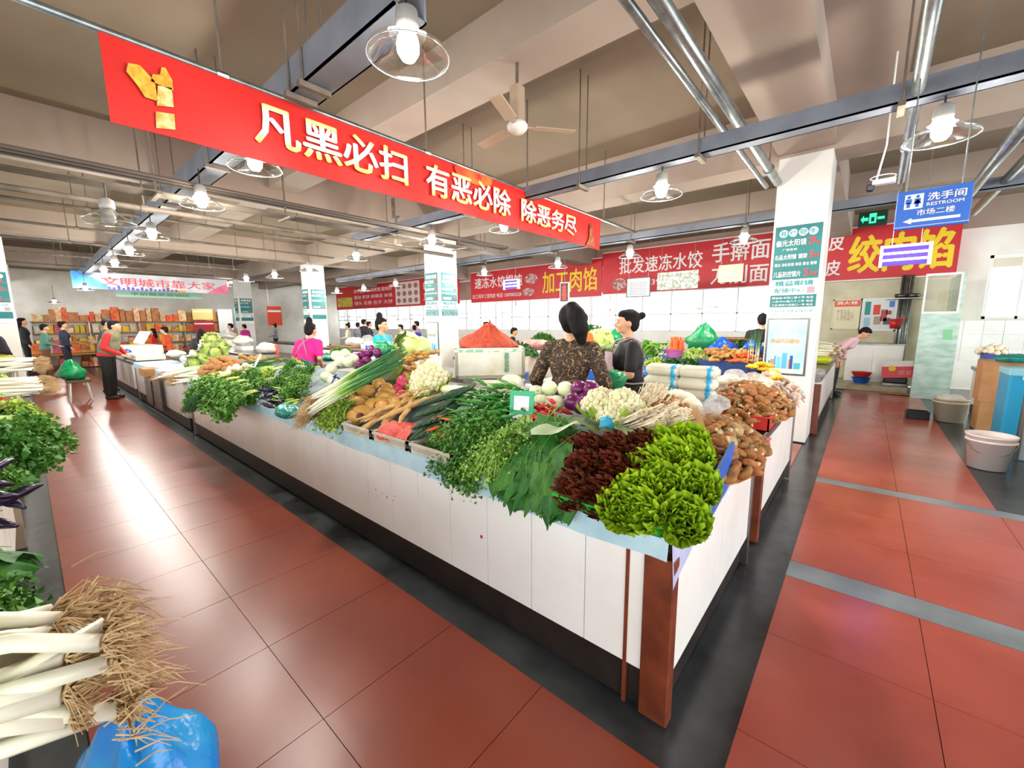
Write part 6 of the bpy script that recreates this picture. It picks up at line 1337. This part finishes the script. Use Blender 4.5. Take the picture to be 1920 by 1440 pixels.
for i,(y0_,y1_,z0_,z1_,c,lab,txt) in enumerate(((4.4,5.2,1.2,1.75,'#a82030','dark red board on the far left wall',''),(4.4,5.2,1.8,2.3,'#e6cf80','yellow paper above the dark red board',''),(6.1,6.7,1.4,2.4,'#9fc4d8','pale blue poster on the far left wall',''),(7.6,8.3,1.5,2.5,'#d8452e','vertical red-orange banner on the far left wall','特价\n促销'),(5.4,6.0,1.0,2.3,'#e4e8ea','white notice on the far left wall',''))):
    t=thing('wall_poster',lab,'poster',(-24.0,y0_+.8,z0_)); MB().box(0,0,0,.02,y1_-y0_,z1_-z0_).build('sheet',mat('wp%d'%i,c,.6),t); MB().box(.02,.03,(z1_-z0_)*.7,.024,y1_-y0_-.03,(z1_-z0_)*.8).build('printed_bar',m_signw,t)
    MB().tube([(0,.1,z1_-z0_),(0,.1,CZ-z0_)],.006,4).build('hanging_wire',m_galv,t)
cb=boxat(440,600,7.0,2.2,.6,.5,m_cardb,'carton_stack','brown cartons stacked on the far counter behind the white heaps',base=.8)
# papers stuck on the left column + teal boards handled above
t=thing('drinks_fridge','white glass-door fridge with green stickers at the left by the column','fridge',(-13.3,-1.0,0)); MB().box(-.35,-.3,0,.35,.3,1.75,bev=.03).build('fridge_body',m_wht,t); MB().box(.35,-.24,.25,.362,.24,1.5).build('glass_door',mat('fridge_glass','#a8d4d0',.2,'#5ab0a8',5),t)
for k in range(3): MB().box(.364,-.2,.4+k*.36,.37,.2,.5+k*.36).build('sticker',m_teal,t)
# ---- left stall produce
def SL(px,py,z): return onz(px,py,z)
for i in range(26):
    o=link('leek',scm[i%3],None,V3(-1.22+ru(-.16,.2),.0+ru(-.04,.04),.80+ru(0,.16)),(ru(-.03,.06),ru(-2,2),PI-.35+ru(-.12,.12)),.95); tag(o,'thick white leek with shaggy roots in the nearest bundle at the lower left','leek','nearest leeks at the left edge'); link('roots',rtm,o); o.scale=(2.0,.8,2.0)
rr2=random.Random(5); fr=MB()
for i in range(260):
    p=Vector((rr2.gauss(-1.16,.12),.03+abs(rr2.gauss(0,.03)),rr2.uniform(.78,.97))); d=Vector((rr2.uniform(-.6,.9),1,rr2.uniform(-.9,.5))).normalized()*rr2.uniform(.03,.08)
    fr.tube([p-d*.4,p+d*.4,p+d+Vector((0,0,-.02))],[.002,.0014,.0006],4)
o=fr.build('leek_roots',m_root,None,True); tag(o,'mat of fine brown roots hanging off the nearest leeks','roots',kind='stuff')
for i,(px,py,z,P,rz_) in enumerate(((20,1050,.95,pars,-.2),(50,1090,.9,pars,.1),(30,1110,.92,pars2,0),(10,1080,.95,pars,-.4),(60,1060,.88,pars2,.3),(40,830,.92,pars2,0),(55,810,.95,pars,0),(30,800,.98,cel,-.2),(60,780,.98,cel,.2),(20,770,1.0,pars,0),(50,750,1.0,cely,0),(35,850,.9,pars,.1),(15,1120,.86,pars2,.1),(62,825,.9,pars2,.1),(10,860,.9,pars2,.1))):
    p=SL(px,py,z); p.y-=.26; bunch(P,p,(0,0,rz_),'%s leafy green bunch overhanging the left-edge stall'%('first second third fourth fifth sixth seventh eighth ninth tenth eleventh twelfth thirteenth fourteenth fifteenth'.split()[i]),'greens on the left-edge stall',1.0)
for (px,py,z,n,lab,grp,s) in ((60,692,1.0,22,'white-stalked leek in the upper bundle on the left-edge stall','upper leeks on the left-edge stall',1.6),(78,735,.95,22,'white-stalked leek in the lower bundle with dark band on the left-edge stall','lower leeks on the left-edge stall',1.3)):
    p=SL(px,py,z); p.y=.05; scallions(p,PI-.1,n,.3,.14,lab,s,pitch=0,grp=grp)
lfm=[kms[0],kms[1],kms[2]]
for i,(x_,z_) in enumerate(((-3.4,.84),(-3.9,.86),(-4.6,.86),(-5.4,.88),(-1.75,.84),(-2.1,.84))): leafbundle((x_,-.32,z_),ru(-.2,.2),9,'%s bundle of broad greens laid over the left-edge stall'%('first second third fourth fifth sixth'.split()[i]),'leafy_greens_bundle',kms,'broad greens on the left-edge stall',.06,1,seed=i+20,tilt=-.1)
for i in range(40): spawn(('aubergine','dark purple aubergine at the left-edge stall, between the greens','aubergine','aubergines on the left-edge stall',[('a',ev)]),(-2.75+ru(-.3,.3),-.22+ru(-.12,.05),.80+ru(0,.12)),(ru(-.5,.5),ru(-.5,.5),ru(0,6)),1.1)
o=bagmesh(.42,.34,.5,81,True,40,26,.35,.8).build('plastic_bag',mat('teal_blue_bag','#1e90d0',.25,'#1260c0',4,bump=.9,bscale=10),None,True,(-1.47,.07,.0)); tag(o,'crumpled blue plastic bag on the floor at the lower left corner','bag')
bag((-5.8,-.3,.82),.3,.25,.2,m_redbag,'red net bag among the greens of the left-edge stall',82,knot=False)
bag((-12.6,-.42,.8),.7,.5,.3,mat('olive_bag','#a8a03a',.6,'#7d7428',9),'olive-yellow bag at the far end of the left-edge stall',83,knot=False)
leafheap((-9.5,-.45),.5,.25,.79,.2,g_yel,'yellowish greens at the far part of the left-edge stall',seed=77)
# ================================================================ right side
pl=thing('tiled_plinth','low beige tiled plinth at the end of the right corridor','plinth',(-.5,11.95,0)); MB().box(0,0,0,1.28,1.3,.12).build('plinth_body',m_conc,pl)
for i in range(4): MB().box(i*.32+.002,-.006,.002,(i+1)*.32-.002,0,.118).build('tile',m_conc,pl)
fz=thing('white_cabinet','low white tiled cabinet under the framed picture','cabinet',(-.3,12.75,.12)); MB().box(0,0,0,1.0,.5,.86).build('cabinet_body',m_tile,fz); MB().box(.02,-.012,.05,.48,0,.8).box(.0,0,.86,0,0,.86).build('door',m_tile,fz); MB().box(.52,-.012,.05,.98,0,.8).build('door',m_tile,fz); MB().box(-.02,-.03,.86,1.02,.5,.89).build('worktop',m_steel,fz)
def wallpic(px0,py0,px1,py1,y,name,lab,cat,frame,sheet_):
    a=ony(px0,py0,y); b=ony(px1,py1,y); t=thing(name,lab,cat,(a.x,y,b.z)); w,h=b.x-a.x,a.z-b.z
    MB().box(0,-.02,0,w,.0,.03).box(0,-.02,h-.03,w,0,h).box(0,-.02,0,.03,0,h).box(w-.03,-.02,0,w,0,h).build('frame',frame,t); MB().box(.02,-.01,.02,w-.02,0,h-.02).build('sheet',sheet_,t); return t,w,h,a,b
t,w,h,a,b=wallpic(1616,560,1677,621,13.28,'framed_notice','white-framed notice board with red and teal pictures above the white cabinet','notice',m_wht,mat('ntc','#dfe4e4',.5))
for (u0,v0,u1,v1,c) in ((.12,.5,.28,.9,'#1c8f88'),(.36,.5,.55,.8,'#d8402e'),(.58,.3,.75,.65,'#b04a48'),(.4,.2,.6,.45,'#b09a80'),(.66,.2,.85,.4,'#5a5a66'),(.78,.72,.92,.9,'#3a80d8'),(.12,.15,.3,.42,'#9ac4d8'),(.72,.5,.86,.62,'#a04a50')): MB().box(w*u0,-.014,h*v0,w*u1,-.010,h*v1).build('printed_picture',mat('np'+c,c,.5),t)
t,w,h,a,b=wallpic(1563,562,1611,618,13.28,'hydrant_notice','cream fire hydrant notice with a red-orange heading band','notice',mat('crm','#d8cfa8',.5),mat('crm2','#e2dab8',.5))
MB().box(.02,-.014,h*.76,w-.02,-.01,h*.98).build('heading_band',mat('hyd','#e0502a',.5),t); lettering('消火栓',(a.x+w*.12,13.28,b.z+h*.82),(1,0,0),(0,0,1),w*.75,h*.12,m_signw,t,.02,depth=.016); lettering('使用方法\n一 打开箱门\n二 连接水带\n三 打开阀门',(a.x+w*.15,13.28,b.z+h*.3),(1,0,0),(0,0,1),w*.6,h*.36,mat('bnk','#9a7a5a',.5),t,0,depth=.012)
ws=thing('platform_scale','dark platform scale on the plinth with a red and white sign leaning on it','scale',(.38,12.1,.12)); MB().box(0,0,0,.42,.4,.07,bev=.01).build('platform',m_steel,ws); MB().box(.02,.02,.07,.4,.38,.2,bev=.02).build('scale_body',m_black,ws)
rsn=thing('red_price_sign','red and white price sign leaning on the platform scale','sign',(.36,12.02,.3),0); rsn.rotation_euler=(-.12,-.08,0); MB().box(0,0,0,.56,.02,.24).build('red_field',mat('rdf','#e02a30',.4),rsn); MB().box(-.03,.004,.18,.5,.022,.36).build('white_field',m_signw,rsn); MB().lathe([(.001,0),(.06,.002),(.06,.01),(.001,.012)],16,mx=Matrix.Translation((.17,-.004,.2))@Matrix.Rotation(PI/2,4,'X')).build('yellow_dot',m_yel,rsn)
localtxt('便宜',rsn,Matrix.Translation((.26,-.002,.06)),.22,.1,mat('pale_red_ink','#f2a0a0',.5),.01)
basin((.02,12.35,.12),.17,.17,.13,m_bluep,'blue basin under the red basin on the plinth'); basin((.02,12.35,.27),.19,.19,.1,m_redp,'red basin stacked in the blue basin on the plinth')
pp=thing('pipe_rack','grey vertical pipes with red valve beside the framed notice','pipe',(.62,13.1,.0))
for k,(dx,rr_) in enumerate(((0,.05),(.09,.03),(-.07,.025))): MB().tube([(dx,0,0),(dx,0,2.55)],rr_,10).build('pipe',m_galv,pp,True)
MB().lathe([(.06,0),(.06,.02)],12,mx=Matrix.Translation((-.02,-.1,1.55))@Matrix.Rotation(PI/2,4,'X')).build('red_valve',m_redp,pp)
t=thing('red_bucket','small red bucket hanging on the pipes','bucket',(.5,13.0,1.35)); MB().open_lathe([(.001,0),(.08,0),(.11,.22),(.105,.22),(.075,.01),(.001,.01)],16).build('bucket_body',m_redp,t,True)
t=thing('wall_shelf','metal shelf with dark pots left of the green marble booth','shelf',(.3,12.95,2.02)); MB().box(0,0,0,.6,.3,.02).build('shelf_board',m_steel,t)
for k in range(2):
    o=MB().lathe([(.001,0),(.1,.0),(.12,.09),(.001,.1)],16).build('dark_pot',m_steel,None,True,(.55+.2*k,13.08,2.04)); tag(o,('left','right')[k]+' dark steel pot on the shelf by the marble booth','pot')
# green marble booth
bo=thing('marble_booth','pale green marble-look booth side with a window on top, right corridor end','partition',(.80,11.4,0))
m_marb=mat('green_marble','#c5dcd0',.25,'#9fc0b0',4,stretch=(1,1,3)); 
MB().box(0,0,0,.5,.04,.85).build('lower_panel',m_marb,bo); MB().box(0,0,.855,.5,.04,1.66).build('upper_panel',m_marb,bo); MB().box(0,0,1.66,.5,.04,1.7).box(0,0,2.38,.5,.04,2.42).box(0,0,1.7,.03,.04,2.38).box(.47,0,1.7,.5,.04,2.38).build('window_frame',m_alu,bo); MB().box(.03,.015,1.7,.47,.02,2.38).build('glass_pane',m_glass,bo)
MB().box(.5,0,0,.54,1.6,2.42).build('side_panel',m_marb,bo); MB().box(.34,-.004,1.17,.46,0,1.36).build('green_notice',mat('gnot','#7fc890',.5),bo)
# stall beside the booth
cc_=counter('small white counter with dark kick beside the marble booth',1.4,2.4,9.6,10.2,legs=False); 
bx_=thing('blue_printed_carton','dark blue printed carton on the counter beside the marble booth','box',(1.44,9.62,.78)); MB().box(0,0,0,.34,.3,.24,bev=.005).build('carton_body',mat('navy_print','#2a3f8a',.5,'#3a52a0',8),bx_)
localtxt('鲜果礼盒',bx_,Matrix.Translation((.05,-.003,.09)),.22,.06,m_signw,.01)
for (cx,cy,g) in ((1.55,9.78,'left'),(1.95,9.85,'right')):
    heapof(g_,'shallot','pinkish shallot heaped at the %s of the counter beside the marble booth'%g,'shallot','%s shallots by the booth'%g,(cx,cy),.16,.14,1.03 if g=='left' else .82,.1,20,1.5,.05)
for o in bpy.data.objects:
    if o.name.startswith('shallot') and not o.data.name.startswith('shal'): pass
ct=thing('carton_stack','brown cartons stacked beside the blue container','box',(1.30,8.5,0)); MB().box(0,0,0,.38,.4,.42,bev=.004).build('lower_carton',m_cardb,ct); MB().box(-.02,.02,.42,.36,.42,.98,bev=.004).build('upper_carton',m_cardb,ct); 
bag((1.55,8.4,.98),.4,.3,.12,m_tealbag,'dark teal bag on the brown cartons at the right',91,knot=False)
fd=thing('blue_container','tall sky-blue plastic container at the right edge','container',(1.36,7.55,0)); MB().box(0,0,0,.34,.5,.92,bev=.02).build('container_body',mat('sky_blue','#2a9cc8',.35),fd); MB().box(-.01,-.01,.88,.35,.51,.96,bev=.01).build('lid',mat('lid_blue','#8cc8d8',.35),fd); MB().box(.1,-.03,.84,.26,-.005,.88).build('handle',m_wht,fd)
# post with posters at the right edge and stall front
po=thing('stall_partition','grey steel-edged stall partition covered with small posters at the right edge','partition',(1.42,7.0,0))
MB().box(0,0,0,.3,.04,2.3).build('board',mat('grey_board','#a8b4b4',.5,'#8c9a9c',4),po); MB().box(-.03,-.01,0,.0,.05,2.3).build('steel_edge',m_steel,po); MB().box(.3,-.02,0,.36,.05,2.3).build('steel_edge',m_steel,po)
for k,(z,c) in enumerate(((1.45,'#2a7fc0'),(1.2,'#c86a6a'),(1.0,'#8ab0c0'),(.8,'#6a7a50'),(1.8,'#4a9a90'))): MB().box(.05,-.008,z,.2,0,z+.16).build('small_poster',mat('sp%d'%k,c,.5),po)
fr_=counter('pale pink-lit counter at the right edge of the picture',1.46,3.2,5.6,6.6,legs=False); MB().box(-.04,-.02,0,.0,.06,1.3).build('steel_post',m_steel,fr_)
def bucket(x,y,rt,rb_,h,m,lab,handle=True):
    t=thing('bucket',lab,'bucket',(x,y,0)); MB().open_lathe([(.001,0),(rb_,0),(rt*.97,h*.93),(rt,h*.93),(rt*1.03,h),(rt*.97,h),(rt*.93,h*.9),(rb_*.95,.01),(.001,.01)],30).build('bucket_body',m,t,True)
    MB().lathe([(rt*1.0,h*.8),(rt*1.02,h*.81),(rt*1.02,h*.84),(rt*1.0,h*.85)],30).build('rib',m,t,True)
    if handle: MB().tube([(math.cos(a)*rt*1.02,-abs(math.sin(a))*rt*.5-.06*math.sin(a),h*.86-math.sin(a)*h*.42) for a in [PI*i/12 for i in range(13)]],.005,6).build('handle',m_galv,t,True)
    return t
bucket(1.10,6.42,.185,.14,.36,mat('white_bucket','#e8dcd8',.4),'large white plastic bucket with a wire handle on the red floor at the right')
bucket(1.10,9.1,.2,.165,.36,mat('cream_bucket','#cfc8b0',.45),'cream bucket lined with a bag, farther along the right side',False)
bag((1.10,9.1,.3),.3,.3,.12,m_whitebag,'white bag lining the cream bucket',92,knot=False)
bk=thing('black_crate','small open black crate lying on the red floor of the right corridor','crate',(.62,8.9,0),.1); MB().box(0,0,0,.26,.18,.01).box(0,0,0,.26,.012,.13).box(0,.168,0,.26,.18,.13).box(0,0,0,.012,.18,.13).box(.248,0,0,.26,.18,.13).build('crate_body',m_black,bk)
o=MB().grid(lambda u,v:Vector(((u-.5)*.5,(v-.5)*.2,.015+.012*noise.noise(Vector((u*5,v*5,2))))),10,5).build('flattened_bag',mat('tan_bag','#c9a25a',.6),None,True,(.62,11.7,0)); tag(o,'flattened tan paper bag at the foot of the plinth','bag')
# leek stack at corridor counter
t0=V3(-.42,9.7,.8)
scallions(V3(-.38,9.6,.83),1.15,40,.25,.34,'long leek in the tall stack on the corridor counter right of the nearest column',.9,grp='leeks on the corridor counter')
bag((-.55,9.2,.79),.3,.25,.14,mat('yellowgreen_bag','#b8c02a',.5),'yellow-green bag below the leek stack on the corridor counter',93,knot=False)
bag((-.46,7.5,.66),.16,.5,.2,m_bag,'clear film hanging on the corridor counter edge beyond the column',94,knot=False)
bag((-.47,5.0,.78),.1,.1,.1,m_cyan,'tiny blue knot of plastic at the corner of the second mushroom counter',95,knot=False)
